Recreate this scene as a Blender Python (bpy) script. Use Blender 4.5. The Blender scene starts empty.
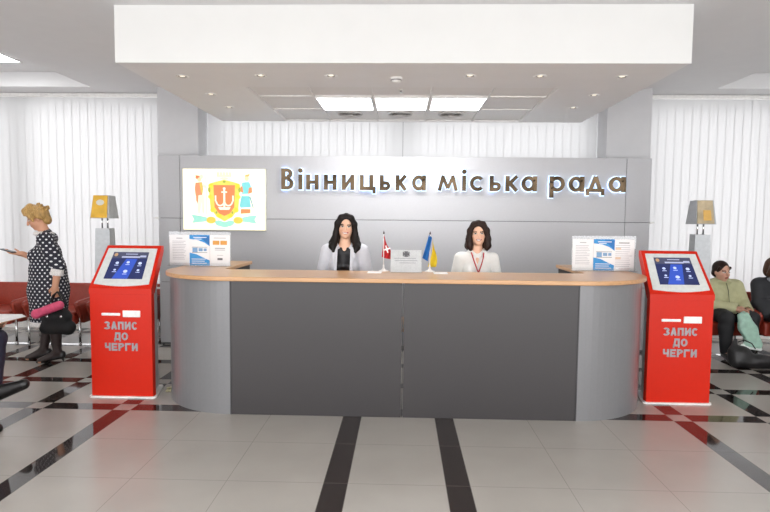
import bpy, bmesh, math, random
import numpy as np
from mathutils import Vector, Matrix

S = bpy.context.scene
COL = S.collection
random.seed(7)
PI = math.pi

# ------------------------------------------------------------------ camera
cam_d = bpy.data.cameras.new('camera')
cam_d.sensor_fit = 'HORIZONTAL'
cam_d.sensor_width = 36.0
cam_d.lens = 555.13 / 770 * 36.0
cam_d.clip_end = 200
cam = bpy.data.objects.new('camera', cam_d)
COL.objects.link(cam)
yaw, pitch, roll = .0294, .066, .0098
fw = Vector((-math.sin(yaw) * math.cos(pitch), math.cos(yaw) * math.cos(pitch), -math.sin(pitch)))
rt = Vector((math.cos(yaw), math.sin(yaw), 0))
dn = fw.cross(rt)
r2 = rt * math.cos(roll) - dn * math.sin(roll)
d2 = rt * math.sin(roll) + dn * math.cos(roll)
M = Matrix(((r2.x, -d2.x, -fw.x, .0116), (r2.y, -d2.y, -fw.y, 0), (r2.z, -d2.z, -fw.z, 1.6202), (0, 0, 0, 1)))
cam.matrix_world = M
S.camera = cam

# ------------------------------------------------------------------ world, exposure
world = bpy.data.worlds.new('daylight')
S.world = world
world.use_nodes = True
bg = world.node_tree.nodes['Background']
bg.inputs[0].default_value = (.985, .985, 1.0, 1)
bg.inputs[1].default_value = 2.3
S.view_settings.view_transform = 'Standard'
S.view_settings.look = 'None'
S.view_settings.exposure = 0.95
S.view_settings.gamma = 1.0
S.view_settings.use_curve_mapping = False
LAMP = 7.0            # radiance of the ceiling light diffusers
S.cycles.max_bounces = 10
S.cycles.diffuse_bounces = 6
S.cycles.glossy_bounces = 5
S.cycles.transparent_max_bounces = 12
S.cycles.caustics_reflective = False
S.cycles.caustics_refractive = False

# ------------------------------------------------------------------ materials
def lin(c):
    return tuple((v / 12.92 if v <= .04045 else ((v + .055) / 1.055) ** 2.4) for v in c)
def hexc(h):
    return lin(tuple(int(h[i:i + 2], 16) / 255 for i in (0, 2, 4)))

MATS = {}
def mat(name, hx, rough=.5, metal=0.0, var=.06, scale=30.0, bump=0.0, spec=.5, emit=0.0, coat=0.0, stretch=None):
    if name in MATS:
        return MATS[name]
    m = bpy.data.materials.new(name)
    m.use_nodes = True
    nt = m.node_tree; N = nt.nodes; L = nt.links
    b = N['Principled BSDF']
    c = hexc(hx)
    tc = N.new('ShaderNodeTexCoord')
    src = tc.outputs['Object']
    if stretch:
        mp = N.new('ShaderNodeMapping'); mp.inputs['Scale'].default_value = stretch
        L.new(src, mp.inputs[0]); src = mp.outputs[0]
    no = N.new('ShaderNodeTexNoise'); no.inputs['Scale'].default_value = scale; no.inputs['Detail'].default_value = 4
    L.new(src, no.inputs['Vector'])
    rp = N.new('ShaderNodeValToRGB')
    e = rp.color_ramp.elements
    e[0].position = .3; e[1].position = .7
    e[0].color = tuple(v * (1 - var) for v in c) + (1,)
    e[1].color = tuple(min(1, v * (1 + var)) for v in c) + (1,)
    L.new(no.outputs[0], rp.inputs[0]); L.new(rp.outputs[0], b.inputs['Base Color'])
    b.inputs['Roughness'].default_value = rough
    b.inputs['Metallic'].default_value = metal
    b.inputs['Specular IOR Level'].default_value = spec
    b.inputs['Coat Weight'].default_value = coat
    if emit:
        L.new(rp.outputs[0], b.inputs['Emission Color'])
        b.inputs['Emission Strength'].default_value = emit
    if bump:
        bp = N.new('ShaderNodeBump'); bp.inputs['Strength'].default_value = bump; bp.inputs['Distance'].default_value = .004
        L.new(no.outputs[0], bp.inputs['Height']); L.new(bp.outputs[0], b.inputs['Normal'])
    MATS[name] = m
    return m

def attr_mat(name, rough=.5, spec=.4, sss=0.0):
    if name in MATS:
        return MATS[name]
    m = bpy.data.materials.new(name); m.use_nodes = True
    N = m.node_tree.nodes; L = m.node_tree.links
    b = N['Principled BSDF']
    a = N.new('ShaderNodeAttribute'); a.attribute_name = 'Col'
    no = N.new('ShaderNodeTexNoise'); no.inputs['Scale'].default_value = 60
    mx = N.new('ShaderNodeMixRGB'); mx.blend_type = 'MULTIPLY'; mx.inputs[0].default_value = .08
    L.new(a.outputs['Color'], mx.inputs[1]); L.new(no.outputs['Color'], mx.inputs[2])
    L.new(mx.outputs[0], b.inputs['Base Color'])
    b.inputs['Roughness'].default_value = rough
    b.inputs['Specular IOR Level'].default_value = spec
    MATS[name] = m
    return m

def math_node(nt, op, a, b=None, c=None):
    n = nt.nodes.new('ShaderNodeMath'); n.operation = op
    for i, v in enumerate((a, b, c)):
        if v is None: continue
        if isinstance(v, (int, float)): n.inputs[i].default_value = v
        else: nt.links.new(v, n.inputs[i])
    return n.outputs[0]

def floor_mat():
    m = bpy.data.materials.new('floor_tiles'); m.use_nodes = True
    nt = m.node_tree; N = nt.nodes; L = nt.links
    b = N['Principled BSDF']
    tc = N.new('ShaderNodeTexCoord'); sp = N.new('ShaderNodeSeparateXYZ'); L.new(tc.outputs['Object'], sp.inputs[0])
    x, y = sp.outputs[0], sp.outputs[1]
    MN = lambda *a: math_node(nt, *a)
    ax = MN('ABSOLUTE', x)
    # stripes running away from the camera: 0.30-0.45, then every 0.75 from 2.25
    s1 = MN('MULTIPLY', MN('GREATER_THAN', ax, .30), MN('LESS_THAN', ax, .45))
    fx = MN('FLOORED_MODULO', MN('SUBTRACT', ax, 2.25), .75)
    s2 = MN('MULTIPLY', MN('LESS_THAN', fx, .15), MN('GREATER_THAN', ax, 2.25))
    sx = MN('MAXIMUM', s1, s2)
    # cross stripes from y = 4.5 every 0.75
    fy = MN('FLOORED_MODULO', MN('SUBTRACT', y, 4.5), .75)
    sy = MN('MULTIPLY', MN('LESS_THAN', fy, .15), MN('GREATER_THAN', y, 4.5))
    both = MN('MULTIPLY', MN('MULTIPLY', sy, s2), 1.0)
    dark = MN('SUBTRACT', MN('MAXIMUM', sx, sy), both)
    # grout lines
    def near(v, period, off, w):
        f = MN('FLOORED_MODULO', MN('SUBTRACT', v, off - w), period)
        return MN('LESS_THAN', f, 2 * w)
    w = .0022
    inner = MN('LESS_THAN', ax, 2.25)
    g1 = MN('MULTIPLY', near(ax, .6, .45, w), inner)
    g1 = MN('MULTIPLY', g1, MN('GREATER_THAN', ax, .2))
    g1b = MN('MULTIPLY', near(ax, 3.0, .3, w), inner)
    g2 = MN('MULTIPLY', near(ax, .75, 2.25, w), MN('GREATER_THAN', ax, 2.2))
    g3 = MN('MULTIPLY', near(ax, .75, 2.40, w), MN('GREATER_THAN', ax, 2.2))
    g4 = MN('MULTIPLY', near(y, .6, 3.9, w), MN('LESS_THAN', y, 4.45))
    g5 = MN('MULTIPLY', near(y, .75, 4.5, w), MN('GREATER_THAN', y, 4.4))
    g6 = MN('MULTIPLY', near(y, .75, 4.65, w), MN('GREATER_THAN', y, 4.4))
    g = g1
    for q in (g1b, g2, g3, g4, g5, g6): g = MN('MAXIMUM', g, q)
    # tile tone, slightly different per tile
    no = N.new('ShaderNodeTexNoise'); no.inputs['Scale'].default_value = 2.5; no.inputs['Detail'].default_value = 6
    L.new(tc.outputs['Object'], no.inputs['Vector'])
    r1 = N.new('ShaderNodeValToRGB'); L.new(no.outputs[0], r1.inputs[0])
    r1.color_ramp.elements[0].color = hexc('a29d96') + (1,); r1.color_ramp.elements[1].color = hexc('b1aca5') + (1,)
    r2_ = N.new('ShaderNodeValToRGB'); L.new(no.outputs[0], r2_.inputs[0])
    r2_.color_ramp.elements[0].color = hexc('2c2624') + (1,); r2_.color_ramp.elements[1].color = hexc('3c3431') + (1,)
    mx = N.new('ShaderNodeMixRGB'); L.new(dark, mx.inputs[0]); L.new(r1.outputs[0], mx.inputs[1]); L.new(r2_.outputs[0], mx.inputs[2])
    mg = N.new('ShaderNodeMixRGB'); L.new(MN('MULTIPLY', g, .55), mg.inputs[0]); L.new(mx.outputs[0], mg.inputs[1]); mg.inputs[2].default_value = hexc('77716c') + (1,)
    L.new(mg.outputs[0], b.inputs['Base Color'])
    rr = N.new('ShaderNodeMixRGB'); L.new(dark, rr.inputs[0]); rr.inputs[1].default_value = (.24,) * 3 + (1,); rr.inputs[2].default_value = (.05,) * 3 + (1,)
    L.new(rr.outputs[0], b.inputs['Roughness'])
    sr = N.new('ShaderNodeMixRGB'); L.new(dark, sr.inputs[0]); sr.inputs[1].default_value = (.5, .5, .5, 1); sr.inputs[2].default_value = (.8, .8, .8, 1)
    L.new(sr.outputs[0], b.inputs['Specular IOR Level'])
    return m

def blind_mat():
    m = bpy.data.materials.new('blind_fabric'); m.use_nodes = True
    nt = m.node_tree; N = nt.nodes; L = nt.links
    for n in list(N):
        if n.type != 'OUTPUT_MATERIAL': N.remove(n)
    out = [n for n in N if n.type == 'OUTPUT_MATERIAL'][0]
    d = N.new('ShaderNodeBsdfDiffuse'); t = N.new('ShaderNodeBsdfTranslucent')
    no = N.new('ShaderNodeTexNoise'); no.inputs['Scale'].default_value = 90
    rp = N.new('ShaderNodeValToRGB'); L.new(no.outputs[0], rp.inputs[0])
    rp.color_ramp.elements[0].color = (.78, .78, .78, 1); rp.color_ramp.elements[1].color = (.84, .84, .84, 1)
    L.new(rp.outputs[0], d.inputs[0]); t.inputs[0].default_value = (.52, .52, .525, 1)
    mx = N.new('ShaderNodeMixShader'); mx.inputs[0].default_value = .5
    L.new(d.outputs[0], mx.inputs[1]); L.new(t.outputs[0], mx.inputs[2]); L.new(mx.outputs[0], out.inputs[0])
    return m

def clear_mat(name, tint=(1, 1, 1), gloss=.12, rough=.03):
    m = bpy.data.materials.new(name); m.use_nodes = True
    nt = m.node_tree; N = nt.nodes; L = nt.links
    for n in list(N):
        if n.type != 'OUTPUT_MATERIAL': N.remove(n)
    out = [n for n in N if n.type == 'OUTPUT_MATERIAL'][0]
    t = N.new('ShaderNodeBsdfTransparent'); t.inputs[0].default_value = tint + (1,)
    g = N.new('ShaderNodeBsdfGlossy'); g.inputs['Roughness'].default_value = rough
    lw = N.new('ShaderNodeLayerWeight'); lw.inputs[0].default_value = .3
    f = math_node(nt, 'ADD', math_node(nt, 'MULTIPLY', lw.outputs['Fresnel'], .6), gloss * .5)
    mx = N.new('ShaderNodeMixShader'); L.new(f, mx.inputs[0]); L.new(t.outputs[0], mx.inputs[1]); L.new(g.outputs[0], mx.inputs[2])
    L.new(mx.outputs[0], out.inputs[0])
    return m

def emis_mat(name, hx, strength):
    return mat(name, hx, .6, emit=strength, var=.02)

def wood_mat():
    m = mat('counter_wood', 'c79a6e', .28, var=.1, scale=6, stretch=(.6, 9, 9), spec=.5)
    return m

def dots_mat():
    m = bpy.data.materials.new('polka_dot_cloth'); m.use_nodes = True
    nt = m.node_tree; N = nt.nodes; L = nt.links
    b = N['Principled BSDF']
    a = N.new('ShaderNodeAttribute'); a.attribute_name = 'pat'
    sp = N.new('ShaderNodeSeparateXYZ'); L.new(a.outputs['Vector'], sp.inputs[0])
    MN = lambda *q: math_node(nt, *q)
    v = MN('DIVIDE', sp.outputs[1], .033)
    row = MN('FLOOR', v)
    off = MN('MULTIPLY', MN('FLOORED_MODULO', row, 2.0), .5)
    u = MN('ADD', MN('DIVIDE', sp.outputs[0], .050), off)
    du = MN('MULTIPLY', MN('SUBTRACT', MN('FRACT', u), .5), .050)
    dv = MN('MULTIPLY', MN('SUBTRACT', MN('FRACT', v), .5), .033)
    d = MN('SQRT', MN('ADD', MN('MULTIPLY', du, du), MN('MULTIPLY', dv, dv)))
    dot = MN('LESS_THAN', d, .0088)
    mx = N.new('ShaderNodeMixRGB'); L.new(dot, mx.inputs[0]); mx.inputs[1].default_value = hexc('1d1d2c') + (1,); mx.inputs[2].default_value = hexc('e8e8ea') + (1,)
    L.new(mx.outputs[0], b.inputs['Base Color']); b.inputs['Roughness'].default_value = .7
    return m

WHITE_PAINT = mat('white_paint', 'efefee', .6, var=.015, scale=8)
CEIL = mat('ceiling_paint', 'e4e4e5', .7, var=.01, scale=6)
SOFFIT = mat('soffit_paint', 'efeeed', .6, var=.01, scale=6)
GRID = mat('white_grid_metal', 'f0f0f0', .4)
TILE = mat('ceiling_tile', 'edebe9', .8, var=.03, scale=200, bump=.05)
GREY_LAM = mat('grey_laminate', 'b9b9bc', .38, var=.015, scale=40)
SEAM = mat('seam_dark', '5f5f61', .5)
DARK_PANEL = mat('dark_grey_laminate', '363334', .36, var=.03, scale=60)
SILVER_PANEL = mat('silver_grey_laminate', '7d7d7f', .28, metal=.1, var=.02, scale=60)
WOOD = wood_mat()
BLACK = mat('black_plastic', '141414', .4)
RED = mat('red_lacquer', 'cc2208', .38, var=.02, spec=.3)
METAL = mat('light_grey_metal', 'd6d8da', .4)
BEZEL = mat('bezel_grey', 'd4d7d4', .35)
OFFWHITE = mat('off_white', 'f0efec', .5)
CHROME = mat('chrome', 'd8d8d8', .12, metal=1.0)
LEATHER = mat('dark_red_leather', '963524', .4, var=.12, scale=40, bump=.15)
PAPER = mat('white_paper', 'f2f2f2', .7, var=.01)
INK = mat('grey_print', 'b4b4b8', .7)
BLUE = mat('sky_blue_print', '3c97d8', .6)
BLUE_DK = mat('deep_blue_print', '2b76bd', .6)
ORANGE = mat('orange_print', 'e0a24c', .6)
DARK_PRINT = mat('dark_print', '6a6a6e', .6)
SKIN = attr_mat('skin', .5)
BLIND = blind_mat()
GLASS = clear_mat('window_glass')
ACRYL = clear_mat('clear_acrylic', (.99, .995, .995), .10)
LED = emis_mat('led_diffuser', 'ffffff', LAMP)
SPOT = emis_mat('spot_glow', 'fff4e0', .5)

# ------------------------------------------------------------------ helpers
def link(o, parent=None):
    COL.objects.link(o)
    if parent is not None: o.parent = parent
    return o

def obj(name, bm, m, parent=None, smooth=False, loc=None):
    me = bpy.data.meshes.new(name)
    bmesh.ops.recalc_face_normals(bm, faces=bm.faces)
    bm.to_mesh(me); bm.free()
    if smooth:
        for p in me.polygons: p.use_smooth = True
    for mm in (m if isinstance(m, (list, tuple)) else [m]): me.materials.append(mm)
    o = bpy.data.objects.new(name, me)
    if loc: o.location = loc
    return link(o, parent)

def thing(name, label, cat, loc=(0, 0, 0), rz=0, group=None):
    o = bpy.data.objects.new(name, None); o.empty_display_size = .1
    o.location = loc; o.rotation_euler = (0, 0, rz)
    o['label'] = label; o['category'] = cat
    if group: o['group'] = group
    return link(o)

def tag(o, label, cat, group=None):
    o['label'] = label; o['category'] = cat
    if group: o['group'] = group
    return o

def struct(o):
    o['kind'] = 'structure'; return o

def B(): return bmesh.new()

def box(bm, x0, x1, y0, y1, z0, z1, bev=0.0, seg=2):
    t = bmesh.new()
    vs = [t.verts.new((x, y, z)) for x in (x0, x1) for y in (y0, y1) for z in (z0, z1)]
    for f in ((0, 1, 3, 2), (4, 6, 7, 5), (0, 4, 5, 1), (2, 3, 7, 6), (0, 2, 6, 4), (1, 5, 7, 3)):
        t.faces.new([vs[i] for i in f])
    if bev:
        bmesh.ops.bevel(t, geom=t.edges[:], offset=bev, segments=seg, affect='EDGES', profile=.6)
    merge(bm, t)
    return bm

def merge(bm, t, mx=None):
    if mx is not None: bmesh.ops.transform(t, matrix=mx, verts=t.verts)
    mp = {}
    for v in t.verts: mp[v] = bm.verts.new(v.co)
    for f in t.faces:
        try:
            nf = bm.faces.new([mp[v] for v in f.verts]); nf.smooth = f.smooth
        except ValueError: pass
    t.free()

def prism(bm, pts, axis, a, b):
    """polygon pts in the two other axes, extruded along axis from a to b"""
    def P(u, v, w):
        return {'x': (w, u, v), 'y': (u, w, v), 'z': (u, v, w)}[axis]
    v0 = [bm.verts.new(P(u, v, a)) for u, v in pts]
    v1 = [bm.verts.new(P(u, v, b)) for u, v in pts]
    n = len(pts)
    f0 = bm.faces.new(v0[::-1]); f1 = bm.faces.new(v1)
    for i in range(n):
        bm.faces.new((v0[i], v0[(i + 1) % n], v1[(i + 1) % n], v1[i]))
    return bm

def tube(bm, pts, r, seg=10, r_end=None):
    pts = [Vector(p) for p in pts]
    rings = []
    n = len(pts)
    up = Vector((0, 0, 1))
    for i, p in enumerate(pts):
        d = (pts[min(i + 1, n - 1)] - pts[max(i - 1, 0)]).normalized()
        a = d.cross(up)
        if a.length < .05: a = d.cross(Vector((0, 1, 0)))
        a.normalize(); b = d.cross(a).normalized()
        rr = r if r_end is None else r + (r_end - r) * i / (n - 1)
        rings.append([bm.verts.new(p + (a * math.cos(t) + b * math.sin(t)) * rr) for t in [2 * PI * k / seg for k in range(seg)]])
    for i in range(n - 1):
        for k in range(seg):
            f = bm.faces.new((rings[i][k], rings[i][(k + 1) % seg], rings[i + 1][(k + 1) % seg], rings[i + 1][k])); f.smooth = True
    bm.faces.new(rings[0][::-1]); bm.faces.new(rings[-1])
    return bm

def lathe(bm, prof, cx=0, cy=0, seg=24, cz=0, cap=True):
    rings = []
    for r, z in prof:
        rings.append([bm.verts.new((cx + r * math.cos(2 * PI * k / seg), cy + r * math.sin(2 * PI * k / seg), cz + z)) for k in range(seg)])
    for i in range(len(prof) - 1):
        for k in range(seg):
            f = bm.faces.new((rings[i][k], rings[i][(k + 1) % seg], rings[i + 1][(k + 1) % seg], rings[i + 1][k])); f.smooth = True
    if cap and prof[0][0] > 1e-4: bm.faces.new(rings[0][::-1])
    if cap and prof[-1][0] > 1e-4: bm.faces.new(rings[-1])
    bmesh.ops.remove_doubles(bm, verts=bm.verts, dist=1e-5)
    return bm

def arc(cx, cy, r, a0, a1, n, ry=None):
    ry = ry or r
    return [(cx + r * math.cos(a0 + (a1 - a0) * i / n), cy + ry * math.sin(a0 + (a1 - a0) * i / n)) for i in range(n + 1)]

def caps(word, width, H, y, z0):
    """bold upper-case Cyrillic lettering, centred on x = 0, standing on z0"""
    bm = B(); n = len(word); gap = .009; w = (width - gap * (n - 1)) / n; t = .0165; h2 = t / 2
    for i, ch in enumerate(word):
        X0 = -width / 2 + i * (w + gap); P = []
        def bar(a, b, c, d, tt=t):
            q = Vector((c - a, d - b)).normalized(); m = Vector((-q.y, q.x)) * tt / 2
            P.append([(a - m.x, b - m.y), (c - m.x, d - m.y), (c + m.x, d + m.y), (a + m.x, b + m.y)])
        def ring(cx, cz, rx, rz, a0, a1, k=20):
            o = arc(cx, cz, rx, a0, a1, k, rz); e = arc(cx, cz, rx - t, a0, a1, k, rz - t * .9)
            for j in range(k): P.append([o[j], o[j + 1], e[j + 1], e[j]])
        if ch == 'З':
            ring(w * .45, H * .735, w * .5, H * .265, -PI / 2, PI * .85); ring(w * .45, H * .285, w * .55, H * .285, -PI * .85, PI / 2)
        elif ch == 'А': bar(h2, 0, w / 2, H); bar(w - h2, 0, w / 2, H); bar(w * .25, H * .28, w * .75, H * .28, t * .8)
        elif ch == 'П': bar(h2, 0, h2, H); bar(w - h2, 0, w - h2, H); bar(0, H - h2, w, H - h2)
        elif ch == 'И': bar(h2, 0, h2, H); bar(w - h2, 0, w - h2, H); bar(h2, h2, w - h2, H - h2, t * .9)
        elif ch == 'С': ring(w / 2, H / 2, w / 2, H / 2, PI * .22, PI * 1.78, 26)
        elif ch == 'О': ring(w / 2, H / 2, w / 2, H / 2, 0, 2 * PI, 30)
        elif ch == 'Д': bar(0, h2, w, h2); bar(w * .84, h2, w * .84, H); bar(w * .2, h2, w * .34, H); bar(w * .28, H - h2, w * .9, H - h2); bar(h2 * .7, -.012, h2 * .7, h2, t * .7); bar(w - h2 * .7, -.012, w - h2 * .7, h2, t * .7)
        elif ch == 'Ч': bar(w - h2, 0, w - h2, H); bar(h2, H * .5, h2, H); bar(h2 * .4, H * .46, w - h2, H * .46)
        elif ch == 'Е': bar(h2, 0, h2, H); bar(0, h2, w, h2); bar(0, H / 2, w * .9, H / 2); bar(0, H - h2, w, H - h2)
        elif ch == 'Р': bar(h2, 0, h2, H); bar(0, H - h2, w * .5, H - h2); bar(0, H * .45, w * .5, H * .45); ring(w * .5, H * .5 + H * .225, w * .5, H * .275, -PI / 2, PI / 2)
        elif ch == 'Г': bar(h2, 0, h2, H); bar(0, H - h2, w, H - h2)
        for j, q in enumerate(P): prism(bm, [(X0 + u, z0 + v) for u, v in q], 'y', y - .0001 * (j % 4), .0)
    return bm

def dup(root, loc, rz=None, label=None, group=None):
    r = root.copy(); COL.objects.link(r); r.location = loc
    if rz is not None: r.rotation_euler = (0, 0, rz)
    if label: r['label'] = label
    if group: r['group'] = group
    for ch in list(root.children):
        c = ch.copy(); COL.objects.link(c); c.parent = r
        for g in list(ch.children):
            d = g.copy(); COL.objects.link(d); d.parent = c
    return r

# ------------------------------------------------------------------ distance-field mesher (people, bags)
class Field:
    def __init__(s, lo, hi, h):
        s.h = h; s.lo = np.array(lo, np.float32)
        n = np.ceil((np.array(hi) - np.array(lo)) / h).astype(int) + 1
        s.n = n
        s.F = np.full(n, .08, np.float32)
        s.ax = [s.lo[i] + h * np.arange(n[i], dtype=np.float32) for i in range(3)]
    def _win(s, lo, hi):
        a = [int(max(0, math.floor((lo[i] - s.lo[i]) / s.h))) for i in range(3)]
        b = [int(min(s.n[i], math.ceil((hi[i] - s.lo[i]) / s.h) + 1)) for i in range(3)]
        if any(b[i] <= a[i] for i in range(3)): return None
        sl = tuple(slice(a[i], b[i]) for i in range(3))
        X, Y, Z = np.meshgrid(*[s.ax[i][sl[i]] for i in range(3)], indexing='ij', sparse=True)
        return sl, X, Y, Z
    def add(s, d, sl, k):
        f = s.F[sl]
        if k > 0:
            hh = np.clip(.5 + .5 * (f - d) / k, 0, 1)
            s.F[sl] = f + (d - f) * hh - k * hh * (1 - hh)
        else:
            s.F[sl] = np.minimum(f, d)
    def cap(s, a, b, ra, rb, k=.02):
        a = np.array(a, float); b = np.array(b, float)
        m = max(ra, rb) + .05 + k
        w = s._win(np.minimum(a, b) - m, np.maximum(a, b) + m)
        if w is None: return
        sl, X, Y, Z = w
        ab = b - a; L2 = max(1e-9, float(ab @ ab))
        t = np.clip(((X - a[0]) * ab[0] + (Y - a[1]) * ab[1] + (Z - a[2]) * ab[2]) / L2, 0, 1)
        d = np.sqrt((X - a[0] - t * ab[0]) ** 2 + (Y - a[1] - t * ab[1]) ** 2 + (Z - a[2] - t * ab[2]) ** 2) - (ra + (rb - ra) * t)
        s.add(d.astype(np.float32), sl, k)
    def chain(s, pts, rs, k=.02):
        for i in range(len(pts) - 1): s.cap(pts[i], pts[i + 1], rs[i], rs[i + 1], k)
    def _ell(s, c, r, R, pad):
        c = np.array(c, float); r = np.array(r, float)
        m = max(r) + pad
        w = s._win(c - m, c + m)
        if w is None: return None
        sl, X, Y, Z = w
        X = X - c[0]; Y = Y - c[1]; Z = Z - c[2]
        if R is not None:
            X, Y, Z = [R[0][i] * X + R[1][i] * Y + R[2][i] * Z for i in range(3)]
        k0 = np.sqrt((X / r[0]) ** 2 + (Y / r[1]) ** 2 + (Z / r[2]) ** 2)
        k1 = np.sqrt((X / r[0] ** 2) ** 2 + (Y / r[1] ** 2) ** 2 + (Z / r[2] ** 2) ** 2) + 1e-6
        return sl, (k0 * (k0 - 1) / k1).astype(np.float32)
    def ell(s, c, r, k=.02, R=None):
        q = s._ell(c, r, R, .05 + k)
        if q: s.add(q[1], q[0], k)
    def cut_ell(s, c, r, R=None):
        q = s._ell(c, r, R, .03)
        if q: s.F[q[0]] = np.maximum(s.F[q[0]], -q[1])
    def cut_cap(s, a, b, ra, rb):
        t = Field.__new__(Field); t.h = s.h; t.lo = s.lo; t.n = s.n; t.ax = s.ax; t.F = np.full(s.n, .08, np.float32)
        t.cap(a, b, ra, rb, 0); s.F = np.maximum(s.F, -t.F)
    def keep(s, fn):
        X, Y, Z = np.meshgrid(*s.ax, indexing='ij', sparse=True)
        s.F = np.maximum(s.F, fn(X, Y, Z).astype(np.float32))
    def mesh(s):
        F = s.F.copy()
        for i in range(3):
            F[tuple(0 if j == i else slice(None) for j in range(3))] = .02
            F[tuple(-1 if j == i else slice(None) for j in range(3))] = .02
        I = F < 0
        c = np.zeros([n - 1 for n in F.shape], np.int8)
        offs = [(i, j, k) for i in (0, 1) for j in (0, 1) for k in (0, 1)]
        nx, ny, nz = c.shape
        for i, j, k in offs: c += I[i:nx + i, j:ny + j, k:nz + k]
        idx = np.argwhere((c > 0) & (c < 8))
        vid = np.full(c.shape, -1, np.int32); vid[tuple(idx.T)] = np.arange(len(idx))
        V = np.stack([F[idx[:, 0] + i, idx[:, 1] + j, idx[:, 2] + k] for i, j, k in offs], 1)
        acc = np.zeros((len(idx), 3)); cnt = np.zeros(len(idx))
        for a in range(8):
            for b in range(a + 1, 8):
                oa, ob = np.array(offs[a]), np.array(offs[b])
                if np.abs(oa - ob).sum() != 1: continue
                va, vb = V[:, a], V[:, b]
                m = (va < 0) != (vb < 0)
                t = np.where(m, va / np.where(m, va - vb, 1), 0)
                acc += m[:, None] * (oa + (ob - oa) * t[:, None]); cnt += m
        P = s.lo + s.h * (idx + acc / cnt[:, None])
        quads = []
        for ax in range(3):
            u, v = (ax + 1) % 3, (ax + 2) % 3
            sl0 = [slice(1, -1)] * 3; sl1 = [slice(1, -1)] * 3
            sl0[ax] = slice(0, -1); sl1[ax] = slice(1, None)
            e = I[tuple(sl0)] != I[tuple(sl1)]
            q = np.argwhere(e)
            q[:, u] += 1; q[:, v] += 1
            ins = I[tuple(q.T)]
            def cell(du, dv):
                w = q.copy(); w[:, u] += du; w[:, v] += dv
                return vid[tuple(w.T)]
            Q = np.stack([cell(-1, -1), cell(0, -1), cell(0, 0), cell(-1, 0)], 1)
            Q[~ins] = Q[~ins][:, ::-1]
            quads.append(Q)
        Q = np.concatenate(quads)
        Q = Q[(Q >= 0).all(1)]
        return P, Q

def field_obj(name, fld, m, parent=None, col=None, pat=None):
    P, Q = fld.mesh()
    # light smoothing of the lattice
    me = bpy.data.meshes.new(name)
    me.vertices.add(len(P)); me.vertices.foreach_set('co', P.astype(np.float32).ravel())
    me.loops.add(len(Q) * 4); me.loops.foreach_set('vertex_index', Q.astype(np.int32).ravel())
    me.polygons.add(len(Q)); me.polygons.foreach_set('loop_start', np.arange(0, len(Q) * 4, 4, dtype=np.int32))
    me.polygons.foreach_set('use_smooth', np.ones(len(Q), bool))
    me.update(calc_edges=True); me.validate()
    if col is not None:
        a = me.color_attributes.new('Col', 'FLOAT_COLOR', 'POINT')
        c = np.ones((len(P), 4), np.float32); c[:, :3] = col(P)
        a.data.foreach_set('color', c.ravel())
    if pat is not None:
        a = me.attributes.new('pat', 'FLOAT_VECTOR', 'POINT')
        a.data.foreach_set('vector', pat(P).astype(np.float32).ravel())
    me.materials.append(m)
    o = bpy.data.objects.new(name, me)
    return link(o, parent)

def unit(v):
    v = np.array(v, float); return v / (np.linalg.norm(v) + 1e-9)

def head_basis(fwd, up=(0, 0, 1)):
    """columns: left(+x), back(+y), up(+z) of a head that looks along fwd"""
    y = -unit(fwd); x = unit(np.cross(y, unit(up))); z = np.cross(x, y)
    return np.stack([x, y, z], 1)

def add_head(F, c, R, neck, s=1.0, face=1.0):
    g = lambda *p: np.array(c) + R @ (np.array(p) * s)
    F.ell(g(0, .012, .02), np.array((.073, .092, .095)) * s, .02, R)
    F.ell(g(0, -.022, -.045), np.array((.060 * face, .066, .070)) * s, .025, R)
    F.ell(g(0, -.055, -.098), np.array((.024, .022, .017)) * s, .02, R)           # chin
    F.ell(g(0, -.05, -.058), np.array((.034, .032, .024)) * s, .015, R)           # mouth
    for sx in (-1, 1):
        F.ell(g(.038 * sx, -.055, -.03), np.array((.022, .022, .020)) * s, .015, R)   # cheek
        F.ell(g(.074 * sx, .012, -.018), np.array((.010, .018, .030)) * s, .008, R)   # ear
        F.cut_ell(g(.032 * sx, -.094, .004), np.array((.015, .012, .008)) * s, R)     # eye hollow
        F.ell(g(.032 * sx, -.074, .002), np.array((.013, .012, .010)) * s, .003, R)   # eyeball
    F.chain([g(0, -.082, .012), g(0, -.094, -.012), g(0, -.104, -.030)], [.008 * s, .010 * s, .0125 * s], .008)
    F.cap(neck, g(0, .012, -.06), .050 * s, .048 * s, .025)

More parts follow.
